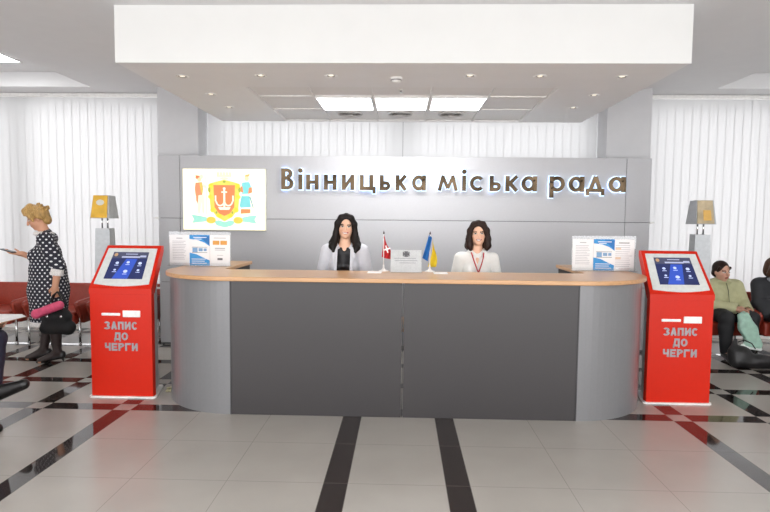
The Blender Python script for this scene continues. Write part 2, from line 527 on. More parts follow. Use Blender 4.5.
def face_col(c, R, P, skin, lip='a8433f', brow='33241d', iris='2e1e14', smile=True, s=1.0, extra=None):
    q = (P - np.array(c)) @ R / s
    col = np.tile(np.array(hexc(skin)), (len(P), 1))
    x, y, z = q[:, 0], q[:, 1], q[:, 2]
    fr = (y < -.045) & (np.abs(x) < .09) & (np.abs(z) < .14)
    ch = fr & (((np.abs(x) - .038) / .02) ** 2 + ((z + .032) / .016) ** 2 < 1)
    col[ch] = col[ch] * .8 + .2 * np.array(hexc('c86a5a'))
    br = fr & (np.abs(np.abs(x) - .034) < .019) & (np.abs(z - .021 + (np.abs(x) - .034) ** 2 * 12) < .0042)
    col[br] = hexc(brow)
    ey = fr & (((np.abs(x) - .032) / .0155) ** 2 + ((z - .002) / .0075) ** 2 < 1)
    col[ey] = hexc('e6e0da')
    ir = fr & (((np.abs(x) - .032)) ** 2 + (z - .002) ** 2 < .0066 ** 2)
    col[ir] = hexc(iris)
    li = fr & (np.abs(z - .002 - .0065) < .003) & (np.abs(np.abs(x) - .032) < .016)
    col[li] = hexc(brow)
    curve = (z + .063) - 9.0 * x ** 2 * (1 if smile else 0)
    lp = fr & (np.abs(x) < (.029 if smile else .024)) & (np.abs(curve) < .0105 * np.sqrt(np.clip(1 - (x / .031) ** 2, 0, 1)) + .001)
    col[lp] = hexc(lip)
    if smile:
        te = fr & (np.abs(x) < .021) & (np.abs(curve) < .0052)
        col[te] = hexc('f1ece6')
    if extra: extra(P, col)
    return col

def add_hand(F, w, d, n, thumb, curl=.35, s=1.0, k=.006):
    """w wrist, d towards the knuckles, n palm normal (fingers curl that way), thumb side vector"""
    w = np.array(w, float); d = unit(d); t = np.array(thumb, float); t = unit(t - d * (t @ d)); n = np.array(n, float); n = unit(n - d * (n @ d) - t * (n @ t))
    R = np.stack([t, n, d], 1)
    F.ell(w + d * .048 * s, (.040 * s, .017 * s, .054 * s), .012, R)
    F.cap(w, w + d * .03 * s, .024 * s, .026 * s, .012)
    for off, L in ((.030, .072), (.010, .082), (-.010, .076), (-.029, .060)):
        p = w + d * .088 * s + t * off * s
        a = curl * .6; r = .0088 * s
        for i, seg in enumerate((.45, .32, .25)):
            dd = d * math.cos(a) + n * math.sin(a)
            q = p + dd * L * seg * s
            F.cap(p, q, r, r * .92, k if i else .008); p = q; r *= .92; a += curl
    p = w + d * .028 * s + t * .030 * s
    dd = unit(d * .65 + t * .6 + n * .35)
    q = p + dd * .040 * s; F.cap(p, q, .0115 * s, .0100 * s, .010)
    dd = unit(d * .85 + t * .15 + n * (.3 + .5 * curl)); F.cap(q, q + dd * .034 * s, .0098 * s, .0085 * s, k)

def add_body(F, J, g=1.0, bust=.0, t=0.0, parts='torso arms legs', belly=0.0, k=.03, legr=1.0):
    """torso, arms, legs of a figure from its joints; t inflates (for cloth)"""
    A = {q: np.array(v, float) for q, v in J.items() if not callable(v)}
    ez = unit(A['C'] - A['P']); ex = unit(A['sL'] - A['sR']); ey = unit(np.cross(ez, ex)); ex = np.cross(ey, ez)
    R = np.stack([ex, ey, ez], 1)
    if 'torso' in parts:
        F.ell(A['P'], (.165 * g + t, .118 * g + t, .120 + t), k, R)
        mid = (A['P'] * .5 + A['C'] * .5)
        F.ell(mid, (.128 * g + t, .098 * g + belly * .5 + t, .15 + t), k + .02, R)
        if belly: F.ell(mid - ey * (.05 + belly * .5), (.12 * g + t, .08 + t, .13 + t), .04, R)
        F.ell(A['C'], (.148 * g + t, .105 * g + t, .155 + t), k + .01, R)
        F.cap(A['sL'] * .88 + A['sR'] * .12, A['sR'] * .88 + A['sL'] * .12, .055 * g + t, .055 * g + t, k + .01)
        if bust:
            for sx in (-1, 1):
                F.ell(A['C'] + ex * .066 * sx * g - ey * (.075 * g) + ez * .0, (.06 * g + t, .05 * g + bust + t, .06 * g + t), .03, R)
        F.cap(A['N'] - ez * .05, A['N'] + ez * .015, .062 * g + t * .5, .052 + t * .5, .04)
    if 'arms' in parts:
        for q in 'LR':
            F.chain([A['s' + q], A['e' + q], A['w' + q]], [.050 * g + t, .039 * g + t, .027 * g + t], .02)
    if 'legs' in parts:
        for q in 'LR':
            h, kn, an = A['h' + q], A['k' + q], A['a' + q]
            F.chain([h, kn], [.088 * g * legr + t, .056 * g * legr + t], .03)
            c = kn + (an - kn) * .3 + ey * .012
            F.chain([kn, c, an], [.053 * g * legr + t, .054 * g * legr + t, .034 * g + t], .02)

def add_feet(F, J, t=0.0, r=.036, heel=0.0):
    for q in 'LR':
        a, to = np.array(J['a' + q], float), np.array(J['t' + q], float)
        d = to - a; d[2] = 0; d = unit(d)
        hl = a - d * .03 + np.array((0, 0, -.045))
        F.cap(a, hl, .034 + t, .030 + t, .015)
        F.cap(hl, to, .030 + t, .026 + t, .015)
        F.cap(a + np.array((0, 0, -.015)), to, .032 + t, .024 + t, .02)

# =================================================================== THE SETTING
XL, XR, YN, YB, ZC = -7.2, 7.2, -3.0, 7.85, 3.32
YW = 7.66       # blinds' plane

struct(obj('floor', box(B(), XL, XR, YN, 8.1, -.1, 0), floor_mat()))

# main ceiling with two coffers (inner edges at x = -4.1 and 4.0, far edge at y = 7.3)
bm = B()
box(bm, -4.1, 4.0, YN, 8.1, ZC, ZC + .25)
box(bm, XL, -4.1, 7.3, 8.1, ZC, ZC + .25); box(bm, 4.0, XR, 7.3, 8.1, ZC, ZC + .25)
box(bm, XL, -4.1, YN, 2.2, ZC, ZC + .25); box(bm, 4.0, XR, YN, 2.2, ZC, ZC + .25)
box(bm, XL, -4.1, 2.2, 7.3, ZC + .19, ZC + .25); box(bm, 4.0, XR, 2.2, 7.3, ZC + .19, ZC + .25)
struct(obj('ceiling', bm, CEIL))
bm = B(); box(bm, XL - .15, XL, YN, 8.1, 0, ZC + .25); struct(obj('wall_left', bm, WHITE_PAINT))
bm = B(); box(bm, XR, XR + .15, YN, 8.1, 0, ZC + .25); struct(obj('wall_right', bm, WHITE_PAINT))
# back wall: a low sill and a head band; windows fill the rest
bm = B(); box(bm, XL, XR, YB, 8.1, 0, .16); box(bm, XL, XR, YB, 8.1, ZC - .06, ZC)
struct(obj('wall_back', bm, WHITE_PAINT))
bm = B(); box(bm, XL, XR, YB - .015, YB, 0, .1); struct(obj('baseboard_back', bm, OFFWHITE))

FRAME = mat('window_frame_grey', '9a9a9c', .4)
def window(n, x0, x1, muls):
    f = B()
    box(f, x0, x1, 7.9, 7.96, .16, .24); box(f, x0, x1, 7.9, 7.96, ZC - .14, ZC - .06)
    for x in [x0 + .03, x1 - .03]: box(f, x - .03, x + .03, 7.9, 7.96, .24, ZC - .14)
    w = struct(obj('window_%d' % n, f, FRAME))
    for x, wd in muls:
        obj('mullion', box(B(), x - wd, x + wd, 7.9, 7.97, .24, ZC - .14), FRAME, w)
    obj('glass_pane', box(B(), x0 + .06, x1 - .06, 7.925, 7.931, .24, ZC - .14), GLASS, w)
window(1, -7.1, -3.25, [(-5.35, .10)])
window(2, -2.6, 2.6, [(.02, .06)])
window(3, 3.2, 7.1, [(5.2, .06)])

# columns between the windows
COLM = mat('column_paint', 'cfcfd1', .6, var=.02, scale=6)
def column(x0, x1):
    struct(obj('column', box(B(), x0, x1, 7.32, 8.1, 0, ZC), COLM))
column(-3.22, -2.68); column(2.64, 3.20)

# soffit hanging over the desk
SX0, SX1, SY0, SY1, SZ = -2.315, 2.265, 4.52, 7.19, 2.865
bm = B()
FX0, FX1, FY0, FY1 = -1.49, 1.475, 5.34, 7.15     # opening filled by the tile grid
box(bm, SX0, SX1, SY0, SY0 + .03, SZ, ZC)         # fascia
box(bm, SX0, SX0 + .03, SY0 + .03, SY1, SZ, ZC); box(bm, SX1 - .03, SX1, SY0 + .03, SY1, SZ, ZC)
box(bm, SX0 + .03, SX1 - .03, SY1 - .03, SY1, SZ, ZC)
box(bm, SX0 + .03, FX0, SY0 + .03, SY1 - .03, SZ, SZ + .03); box(bm, FX1, SX1 - .03, SY0 + .03, SY1 - .03, SZ, SZ + .03)
box(bm, FX0, FX1, SY0 + .03, FY0, SZ, SZ + .03); box(bm, FX0, FX1, FY1, SY1 - .03, SZ, SZ + .03)
struct(obj('soffit', bm, SOFFIT))
fas = obj('trim_1', box(B(), SX0 - .004, SX1 + .004, SY0 - .006, SY0 - .0005, SZ - .002, ZC - .002), mat('fascia_paint', 'e2e2e0', .6, var=.01, scale=5)); struct(fas)
# tile grid
gx = [FX0, -.908, -.301, .293, .886, FX1]; gy = [FY0, 5.785, 6.445, FY1]
bm = B(); box(bm, FX0, FX1, FY0, FY1, SZ + .022, SZ + .028); struct(obj('trim_2', bm, TILE))
bm = B()
for x in gx: box(bm, x - .010, x + .010, FY0, FY1, SZ + .006, SZ + .021)
for y in gy: box(bm, FX0, FX1, y - .008, y + .008, SZ + .007, SZ + .0205)
struct(obj('trim_3', bm, mat('grid_grey', 'e9e7e5', .6)))

# blinds -----------------------------------------------------------
def blind(name, label, x0, x1, seed, y=YW):
    rnd = random.Random(seed)
    t = thing(name, label, 'blind', ((x0 + x1) / 2, y, 0), 0, None)
    w = (x1 - x0) / 2
    obj('headrail', box(B(), -w, w, -.02, .03, ZC - .055, ZC - .008, .004), OFFWHITE, t)
    s = B(); sp = .112; n = int(2 * w / sp)
    for i in range(n + 1):
        x = -w + .03 + (2 * w - .06) * i / n
        a = math.radians(2.2 + rnd.uniform(-.5, .5)); hw = .0605; yo = 0
        c, q = math.cos(a) * hw, math.sin(a) * hw
        dx = rnd.uniform(-.002, .002)
        v = [s.verts.new((x - c, yo - q, ZC - .06)), s.verts.new((x + c, yo + q, ZC - .06)), s.verts.new((x + c + dx, yo + q, .2)), s.verts.new((x - c + dx, yo - q, .2))]
        s.faces.new(v)
    o = obj('slats', s, BLIND, t)
    ch = B()
    tube(ch, [(-w + .02, -.03, .24), (w - .02, -.03, .24)], .003, 6)
    obj('bead_chain', ch, OFFWHITE, t)
    return t
blind('vertical_blind', 'white vertical blind across the window behind the standing woman', -7.1, -3.26, 1)
blind('vertical_blind', 'white vertical blind above the emblem half of the grey sign wall', -2.64, -.02, 2)
blind('vertical_blind', 'white vertical blind above the right half of the grey sign wall', .05, 2.6, 3)
blind('vertical_blind', 'white vertical blind behind the two seated people', 3.24, 7.1, 4)

# =================================================================== CEILING FITTINGS
def led_panel(x0, x1, y0, y1, z, label, group):
    t = thing('ceiling_light', label, 'ceiling light', ((x0 + x1) / 2, (y0 + y1) / 2, z), 0, group)
    w, d = (x1 - x0) / 2, (y1 - y0) / 2
    f = B()
    box(f, -w, w, -d, -d + .015, -.006, .012); box(f, -w, w, d - .015, d, -.006, .012)
    box(f, -w, -w + .015, -d + .015, d - .015, -.006, .012); box(f, w - .015, w, -d + .015, d - .015, -.006, .012)
    obj('frame', f, GRID, t)
    obj('diffuser', box(B(), -w + .015, w - .015, -d + .015, d - .015, .0, .008), LED, t)
    return t
led_panel(-.898, -.311, 5.793, 6.437, SZ + .002, 'square white ceiling light over the desk, the one toward the emblem', 'lights over the desk')
led_panel(-.291, .283, 5.793, 6.437, SZ + .002, 'square white ceiling light over the desk, the middle one of three', 'lights over the desk')
led_panel(.303, .876, 5.793, 6.437, SZ + .002, 'square white ceiling light over the desk, the one toward the seated people', 'lights over the desk')
led_panel(-5.25, -4.66, 6.2, 6.8, ZC + .176, 'white ceiling light in the recess at the upper left corner of the photo', 'lights in the ceiling recesses')

for x, y, wh in ((-1.6, 2.2, 'left'), (1.6, 2.2, 'right'), (-1.6, .2, 'left'), (1.6, .2, 'right')):  # unseen panels, added to throw front light on the desk and sign wall
    led_panel(x - .3, x + .3, y - .3, y + .3, ZC - .006, 'unseen square light panel added overhead to light the desk from the front', 'added front fill lights')

def air_diffuser(x, y, label):
    t = thing('air_diffuser', label, 'air vent', (x, y, SZ - .001), 0, 'round air diffusers over the desk')
    obj('outer_ring', lathe(B(), [(.15, .02), (.155, .004), (.145, -.006), (.125, .004), (.125, .02)], cap=False), mat('diffuser_grey', 'd9d6d3', .5), t)
    for r in (.1, .065, .03):
        obj('cone_ring', lathe(B(), [(r + .012, -.006), (r, .006), (r - .004, .006), (r + .008, -.006)], cap=False), mat('diffuser_dark', 'dcd8d5', .5), t)
    obj('back_plate', lathe(B(), [(.125, .004), (.001, .004), (.001, .02), (.125, .02)]), mat('diffuser_shade', 'c4c0bc', .6), t)
air_diffuser(-.62, 6.715, 'round grey air diffuser behind the ceiling light toward the emblem')
air_diffuser(-.024, 6.70, 'round grey air diffuser behind the middle ceiling light')
air_diffuser(.583, 6.715, 'round grey air diffuser behind the ceiling light toward the seated people')

DL = [(-1.94, 4.94, 'front left corner spotlight'), (-1.927, 5.64, 'left side, middle spotlight'), (-1.947, 6.29, 'left side, rearmost spotlight'),
      (-1.234, 4.915, 'second spotlight from the left in the front row'), (-.619, 4.91, 'front row spotlight just left of the smoke detector'),
      (.585, 4.90, 'front row spotlight just right of the smoke detector'), (1.187, 4.91, 'second spotlight from the right in the front row'),
      (1.89, 4.92, 'front right corner spotlight'), (1.895, 5.63, 'right side, middle spotlight'), (1.876, 6.25, 'right side, rearmost spotlight')]
first = None
for x, y, lab in DL:
    lab = 'small round recessed spotlight under the soffit, ' + lab.replace(' spotlight', '')
    if first is None:
        first = t = thing('recessed_spotlight', lab, 'spotlight', (x, y, SZ), 0, 'recessed spotlights under the soffit')
        obj('trim_ring', lathe(B(), [(.036, .004), (.052, .002), (.058, -.004), (.052, -.008), (.040, -.006), (.036, .004)], cap=False), mat('spot_ring', 'e9e6e3', .3, metal=.4), t)
        obj('cup', lathe(B(), [(.036, -.003), (.030, -.001), (.026, -.0005)], cap=False), mat('spot_cup', '8c8885', .3, metal=.6), t)
        obj('bulb', lathe(B(), [(.0005, -.0045), (.017, -.004), (.022, -.001)]), SPOT, t)
    else:
        dup(first, (x, y, SZ), label=lab)
t = thing('smoke_detector', 'white round smoke detector at the middle of the soffit underside', 'smoke detector', (-.052, 4.985, SZ))
obj('base_plate', lathe(B(), [(.055, 0), (.055, -.012), (.05, -.016)]), OFFWHITE, t)
obj('sensor_dome', lathe(B(), [(.045, -.014), (.042, -.032), (.028, -.042), (.0005, -.045)]), OFFWHITE, t)
obj('grille_ring', lathe(B(), [(.047, -.018), (.0465, -.026), (.044, -.026), (.044, -.018)], cap=False), mat('detector_grille', '8a8a8a', .5), t)
t = thing('sprinkler_head', 'tiny sprinkler head in the ceiling tile behind the smoke detector', 'sprinkler', (-.010, 5.53, SZ + .022))
obj('escutcheon', lathe(B(), [(.028, 0), (.027, -.006), (.014, -.010)]), OFFWHITE, t)
obj('nozzle', lathe(B(), [(.010, -.008), (.008, -.022), (.016, -.024), (.016, -.026)]), CHROME, t)

# =================================================================== SIGN WALL
BY = 6.93
sw = thing('sign_wall', 'wide grey panelled wall carrying the lettering, standing behind the desk', 'sign wall', (0, BY, 0))
xs = [-3.055, -2.777, 2.756, 3.06]; zs = [0.02, .80, 1.61, 2.397]
for i in range(3):
    for j in range(3):
        obj('panel', box(B(), xs[i] + .003, xs[i + 1] - .003, 0, .045, zs[j] + .003, zs[j + 1] - .003, .002, 1), GREY_LAM, sw)
obj('backing', box(B(), xs[0] + .02, xs[3] - .02, .012, .10, 0, 2.39), SEAM, sw)
for z in (.72, 1.19, 1.61):
    for x in (-3.075, 3.08):
        obj('edge_bracket', box(B(), x - .025, x + .025, -.01, .02, z - .012, z + .012, .004), OFFWHITE, sw)

# --- lettering ------------------------------------------------------
GOLD = mat('polished_bronze', '453a2d', .2, metal=1.0, var=.7, scale=5)
HALO = emis_mat('letter_backlight', 'c4e0ff', 1.0)
sign = thing('wall_lettering', 'backlit bronze Cyrillic lettering reading Вінницька міська рада on the grey wall', 'sign', (0, BY, 1.977))
XH, CH, SW = .188, .262, .050
def gx_(px): return .012339 * px - 4.9656
def strokes(ch, w, e=0.0):
    """polygons (x,z) of a letter of width w; e widens every stroke"""
    out = []; s = SW
    def bar(x0, z0, x1, z1, t=s):
        d = Vector((x1 - x0, z1 - z0)); L = d.length; d /= L; n = Vector((-d.y, d.x)) * (t / 2 + e)
        a = Vector((x0, z0)) - d * e; b = Vector((x1, z1)) + d * e
        out.append([tuple(a - n), tuple(b - n), tuple(b + n), tuple(a + n)])
    def ring(cx, cz, rx, rz, a0, a1, t=s, n=22):
        o = arc(cx, cz, rx + e, a0, a1, n, rz + e); i = arc(cx, cz, rx - t - e, a0, a1, n, rz - t - e)
        for k in range(n): out.append([o[k], o[k + 1], i[k + 1], i[k]])
    v = lambda x, z0=0, z1=XH: bar(x, z0, x, z1)
    h = lambda z, x0, x1: bar(x0, z, x1, z, s * .86)
    H = s / 2
    if ch == 'В':
        v(H, 0, CH); r1 = .068; r2 = .077
        h(CH - H * .86, H, w - r1 - .01); h(CH * .54, H, w - r2); h(H * .86, H, w - r2)
        ring(w - r1 - .014, CH - .066, r1, .066, -PI / 2, PI / 2, s * .9); ring(w - r2, .075, r2, .075, -PI / 2, PI / 2, s * .9)
    elif ch == 'і':
        v(w / 2); out.append(arc(w / 2, XH + .047, .029 + e, 0, 2 * PI, 18)[:-1])
    elif ch == 'н': v(H); v(w - H); h(XH / 2, H, w - H)
    elif ch == 'и': v(H); v(w - H); bar(H, s * .35, w - H, XH - s * .35, s * .8)
    elif ch == 'ц':
        b = w - .03; v(H); v(b - H); h(H * .86, H, b); bar(w - H * .8, -.04, w - H * .8, s * .86, s * .8); h(H * .86, b - .01, w)
    elif ch == 'ь':
        r = .056; v(H); h(2 * r - H * .86, H, w - r); h(H * .86, H, w - r); ring(w - r, r, r, r, -PI / 2, PI / 2, s * .86)
    elif ch == 'к': v(H); bar(s * .8, XH * .45, w - s * .42, XH - .004, s * .9); bar(s * .9, XH * .58, w - s * .42, .004, s * .9)
    elif ch == 'а':
        r = XH / 2; ring(min(r, w - r * .75), r, r * min(1, (w - .02) / (2 * r)), r, 0, 2 * PI, s * .9, 32); v(w - H)
    elif ch == 'м':
        bar(H * .8, 0, w * .27, XH, s * .85); bar(w - H * .8, 0, w * .73, XH, s * .85); bar(w * .25, XH - .012, w * .5, .03, s * .8); bar(w * .75, XH - .012, w * .5, .03, s * .8)
    elif ch == 'с':
        r = XH / 2; ring(r, r, r, r, PI * .25, PI * 1.75, s * .9, 28)
    elif ch == 'р':
        r = XH / 2; v(H, -.075, XH); ring(w - r, r, r, r, 0, 2 * PI, s * .9, 32)
    elif ch == 'д':
        bar(w * .24, .03, w * .5, XH, s * .85); bar(w * .76, .03, w * .5, XH, s * .85); h(H * .86, 0, w); bar(H * .7, -.04, H * .7, .03, s * .7); bar(w - H * .7, -.04, w - H * .7, .03, s * .7)
    return out
LETTERS = [('В', 282, 294.3), ('і', 299, 303.6), ('н', 307.1, 319.8), ('н', 325, 337.8), ('и', 343, 355.6), ('ц', 361, 377), ('ь', 381, 391.6), ('к', 396.8, 408.5), ('а', 412.2, 427.2),
           ('м', 438.8, 458.9), ('і', 462.7, 467.2), ('с', 470.7, 485.2), ('ь', 490.2, 501.4), ('к', 505.9, 518.9), ('а', 521.2, 537),
           ('р', 549.3, 564.3), ('а', 567.7, 583.4), ('д', 585.5, 603.2), ('а', 607.3, 623.9)]
for i, (ch, a, b) in enumerate(LETTERS):
    x0 = gx_(a); w = gx_(b) - x0
    bm = B()
    for j, poly in enumerate(strokes(ch, w)): prism(bm, [(x0 + u, v) for u, v in poly], 'y', -.052 - .0002 * (j % 5), -.022)
    o = obj('letter', bm, GOLD, sign)
    bm = B()
    for j, poly in enumerate(strokes(ch, w, .007)): prism(bm, [(x0 + u, v) for u, v in poly], 'y', -.018 - .0002 * (j % 5), -.004)
    obj('backlight', bm, HALO, o)

# --- emblem light box ---------------------------------------------------
EX0, EX1, EZ0, EZ1 = -2.722, -1.68, 1.462, 2.228
eb = thing('emblem_light_box', 'lit cream panel with the city coat of arms on the grey wall', 'light box', ((EX0 + EX1) / 2, BY - .001, EZ0))
EW, EH = EX1 - EX0, EZ1 - EZ0
obj('case', box(B(), -EW / 2, EW / 2, -.05, 0, 0, EH, .004), mat('case_cream', 'ece9d8', .4), eb)
obj('lit_face', box(B(), -EW / 2 + .008, EW / 2 - .008, -.056, -.0505, .008, EH - .008), emis_mat('light_box_face', 'fff8dc', .36), eb)
def em(hx): return emis_mat('print_' + hx, hx, .26)
def eshape(name, polys, hx, layer, parent=eb):
    bm = B()
    for poly in polys:
        pts = [((x - 25) / 525 * EW - EW / 2, (450 - y) / 395 * EH) for x, y in poly]
        prism(bm, pts, 'y', -.0565 - .0012 * layer, -.0555)
    return obj(name, bm, em(hx), parent)
def circ(cx, cy, r, ry=None, n=16): return arc(cx, cy, r, 0, 2 * PI, n, ry)[:-1]
mant = eshape('shield_border', [[(200, 150), (232, 140), (290, 126), (348, 140), (380, 150), (388, 180), (378, 310), (340, 362), (290, 392), (240, 362), (202, 310), (192, 180)]] +
              [circ(205, 165, 16), circ(375, 165, 16), circ(200, 235, 13), circ(380, 235, 13), circ(215, 320, 15), circ(365, 320, 15), circ(255, 355, 14), circ(325, 355, 14)], 'ecd25e', 1)
eshape('shield_scrolls', [circ(195, 190, 8, 18), circ(386, 190, 8, 18), circ(290, 138, 10, 8), circ(240, 335, 7, 9), circ(340, 335, 7, 9)], '9fae4a', 2)
eshape('shield_field', [[(222, 160), (358, 160), (352, 300), (326, 340), (290, 356), (254, 340), (228, 300)]], 'ee8252', 2)
hook = []
for sx in (-1, 1):
    o_ = arc(290 + sx * 26, 262, 30, PI * .02, PI * .98, 10, 34); i_ = arc(290 + sx * 26, 262, 20, PI * .02, PI * .98, 10, 24)
    for k in range(10): hook.append([o_[k], o_[k + 1], i_[k + 1], i_[k]])
hook += [[(284, 182), (296, 182), (296, 300), (284, 300)], [(272, 200), (308, 200), (308, 209), (272, 209)], [(262, 222), (270, 222), (270, 264), (262, 264)][:0] or [(230, 226), (240, 226), (240, 264), (230, 264)],
         [(340, 226), (350, 226), (350, 264), (340, 264)], circ(290, 182, 9), [(250, 300), (330, 300), (320, 318), (260, 318)]]
eshape('cross_and_hooks', hook, 'fbe6d2', 3)
eshape('crown', [[(246, 108), (334, 108), (338, 96), (242, 96)]] + [[(x, 96), (x + 15, 96), (x + 15, 78), (x, 78)] for x in (244, 263, 282, 301, 320)] + [circ(290, 118, 26, 8)], 'e2e0bc', 1)
lm = eshape('supporter', [[(108, 146), (150, 142), (156, 186), (150, 226), (108, 226), (104, 186)], [(110, 226), (136, 226), (138, 262), (130, 300), (112, 262)], circ(126, 112, 18, 12), [(106, 98), (120, 120), (134, 124), (122, 100)]], 'ee8f66', 1)
eshape('face', [circ(133, 126, 12, 14)], 'f3d0a8', 2, lm)
eshape('breeches', [[(126, 226), (160, 222), (164, 300), (162, 340), (150, 340), (144, 262), (136, 340), (124, 344), (120, 300)]], 'f4e2c8', 2, lm)
eshape('sash', [[(134, 150), (148, 146), (152, 200), (146, 214)]], 'e0c25a', 2, lm)
eshape('staff', [[(172, 110), (177, 110), (180, 346), (175, 346)], circ(146, 108, 11, 14), [(156, 150), (178, 172), (176, 184), (154, 172)]], 'c9d8c0', 2, lm)
rm = eshape('supporter', [[(404, 142), (448, 138), (462, 172), (456, 214), (402, 216), (396, 172)], [(398, 228), (448, 228), (458, 300), (392, 304), (386, 290)]], '79c9cb', 1)
eshape('face', [circ(432, 118, 13, 15)], 'f3d0a8', 2, rm)
for pl in ([(392, 172), (404, 164), (410, 206), (394, 202)], [(446, 176), (464, 172), (466, 206), (440, 214)]): eshape('sleeve', [pl], 'e58a5f', 2, rm)
eshape('boots', [[(394, 312), (454, 312), (454, 338), (392, 342)]], 'd98a55', 2, rm)
eshape('hat', [[(420, 106), (446, 104), (452, 84), (440, 92), (424, 94)]], 'd9b06a', 2, rm)
eshape('sabre', [[(448, 232), (454, 230), (476, 302), (470, 306)]], '6d9ea6', 2, rm)
rb = eshape('ribbon', [[(78, 350), (130, 356), (178, 366), (182, 392), (134, 398), (84, 404), (96, 380)], [(498, 350), (446, 356), (402, 366), (398, 392), (446, 398), (494, 406), (480, 380)],
                       [(222, 392), (252, 384), (290, 396), (328, 384), (358, 392), (340, 418), (290, 432), (240, 418)]], '9bd9c8', 1)
for xx in (205, 376): eshape('gold_fold', [circ(xx, 384, 30, 22)], 'e6c555', 2, rb)

# =================================================================== RECEPTION DESK
DX, DYF, HW, RC, DB = .03, 4.455, 1.41, .66, 6.08
desk = thing('reception_desk', 'long grey reception desk with rounded ends and a wooden top', 'reception desk', (DX, DYF, 0))
TZ = 1.145
RX = .722
HS = HW + RX        # half span
for s in (-1, 1):
    xa, xb = (-HW, -.004) if s < 0 else (.004, HW)
    obj('front_panel', box(B(), xa + .004, xb - .004, 0, .035, .0, TZ - .036, .002, 1), DARK_PANEL, desk)
    # curved end panel and side, one sheet bent round the corner
    o = [(HW + .004, 0)] + arc(HW, RC, RX, -PI / 2, 0, 20, RC)[1:] + [(HS, DB - DYF)]
    i = [(HS - .035, DB - DYF)] + arc(HW, RC, RX - .035, 0, -PI / 2, 20, RC - .035)[:-1] + [(HW + .004, .035)]
    pts = [(s * u, v) for u, v in o + i]
    bm = B(); prism(bm, pts if s > 0 else pts[::-1], 'z', 0, TZ - .036)
    obj('curved_end_panel', bm, SILVER_PANEL, desk)
    obj('inner_panel', box(B(), *sorted((s * (HS - .44), s * (HS - .42))), .75, DB - DYF - .01, .05, TZ - .036), BLACK, desk)
    obj('back_end_panel', box(B(), *sorted((s * (HS - .42), s * (HS - .035))), DB - DYF - .03, DB - DYF - .005, .0, TZ - .036), DARK_PANEL, desk)
obj('panel_joint', box(B(), -.0035, .0035, .006, .03, 0, TZ - .036), BLACK, desk)
for s in (-1, 1):
    obj('edge_strip', box(B(), s * HW - .004, s * HW + .004, -.003, .03, 0, TZ - .036), mat('strip_dark', '3c3b3d', .4), desk)
OV = .035
o = [(-HW, -OV)] + [(HW, -OV)] + arc(HW, RC, RX + OV, -PI / 2, 0, 24, RC + OV)[1:] + [(HS + OV, DB - DYF + .02), (HS - .46, DB - DYF + .02), (HS - .46, .72)] + \
    arc(HS - .46 - .08, .72, .08, 0, -PI / 2, 6)[1:] + [(-(HS - .46) + .08, .64)] + arc(-(HS - .46 - .08), .72, .08, -PI / 2, -PI, 6)[1:] + \
    [(-(HS - .46), DB - DYF + .02), (-(HS + OV), DB - DYF + .02)] + arc(-HW, RC, RX + OV, PI, 1.5 * PI, 24, RC + OV)[:-1]
bm = B(); prism(bm, o, 'z', TZ - .036, TZ)
bmesh.ops.recalc_face_normals(bm, faces=bm.faces)
ed = [e for e in bm.edges if abs(e.verts[0].co.z - e.verts[1].co.z) < 1e-5]
bmesh.ops.bevel(bm, geom=ed, offset=.008, segments=3, affect='EDGES', profile=.6)
obj('countertop', bm, WOOD, desk)
obj('work_surface', box(B(), -HW, HW, .045, .62, .70, .725), WOOD, desk)
for s in (-1, 1):
    obj('support', box(B(), s * 1.3 - .01, s * 1.3 + .01, .045, .6, 0, .70), DARK_PANEL, desk)

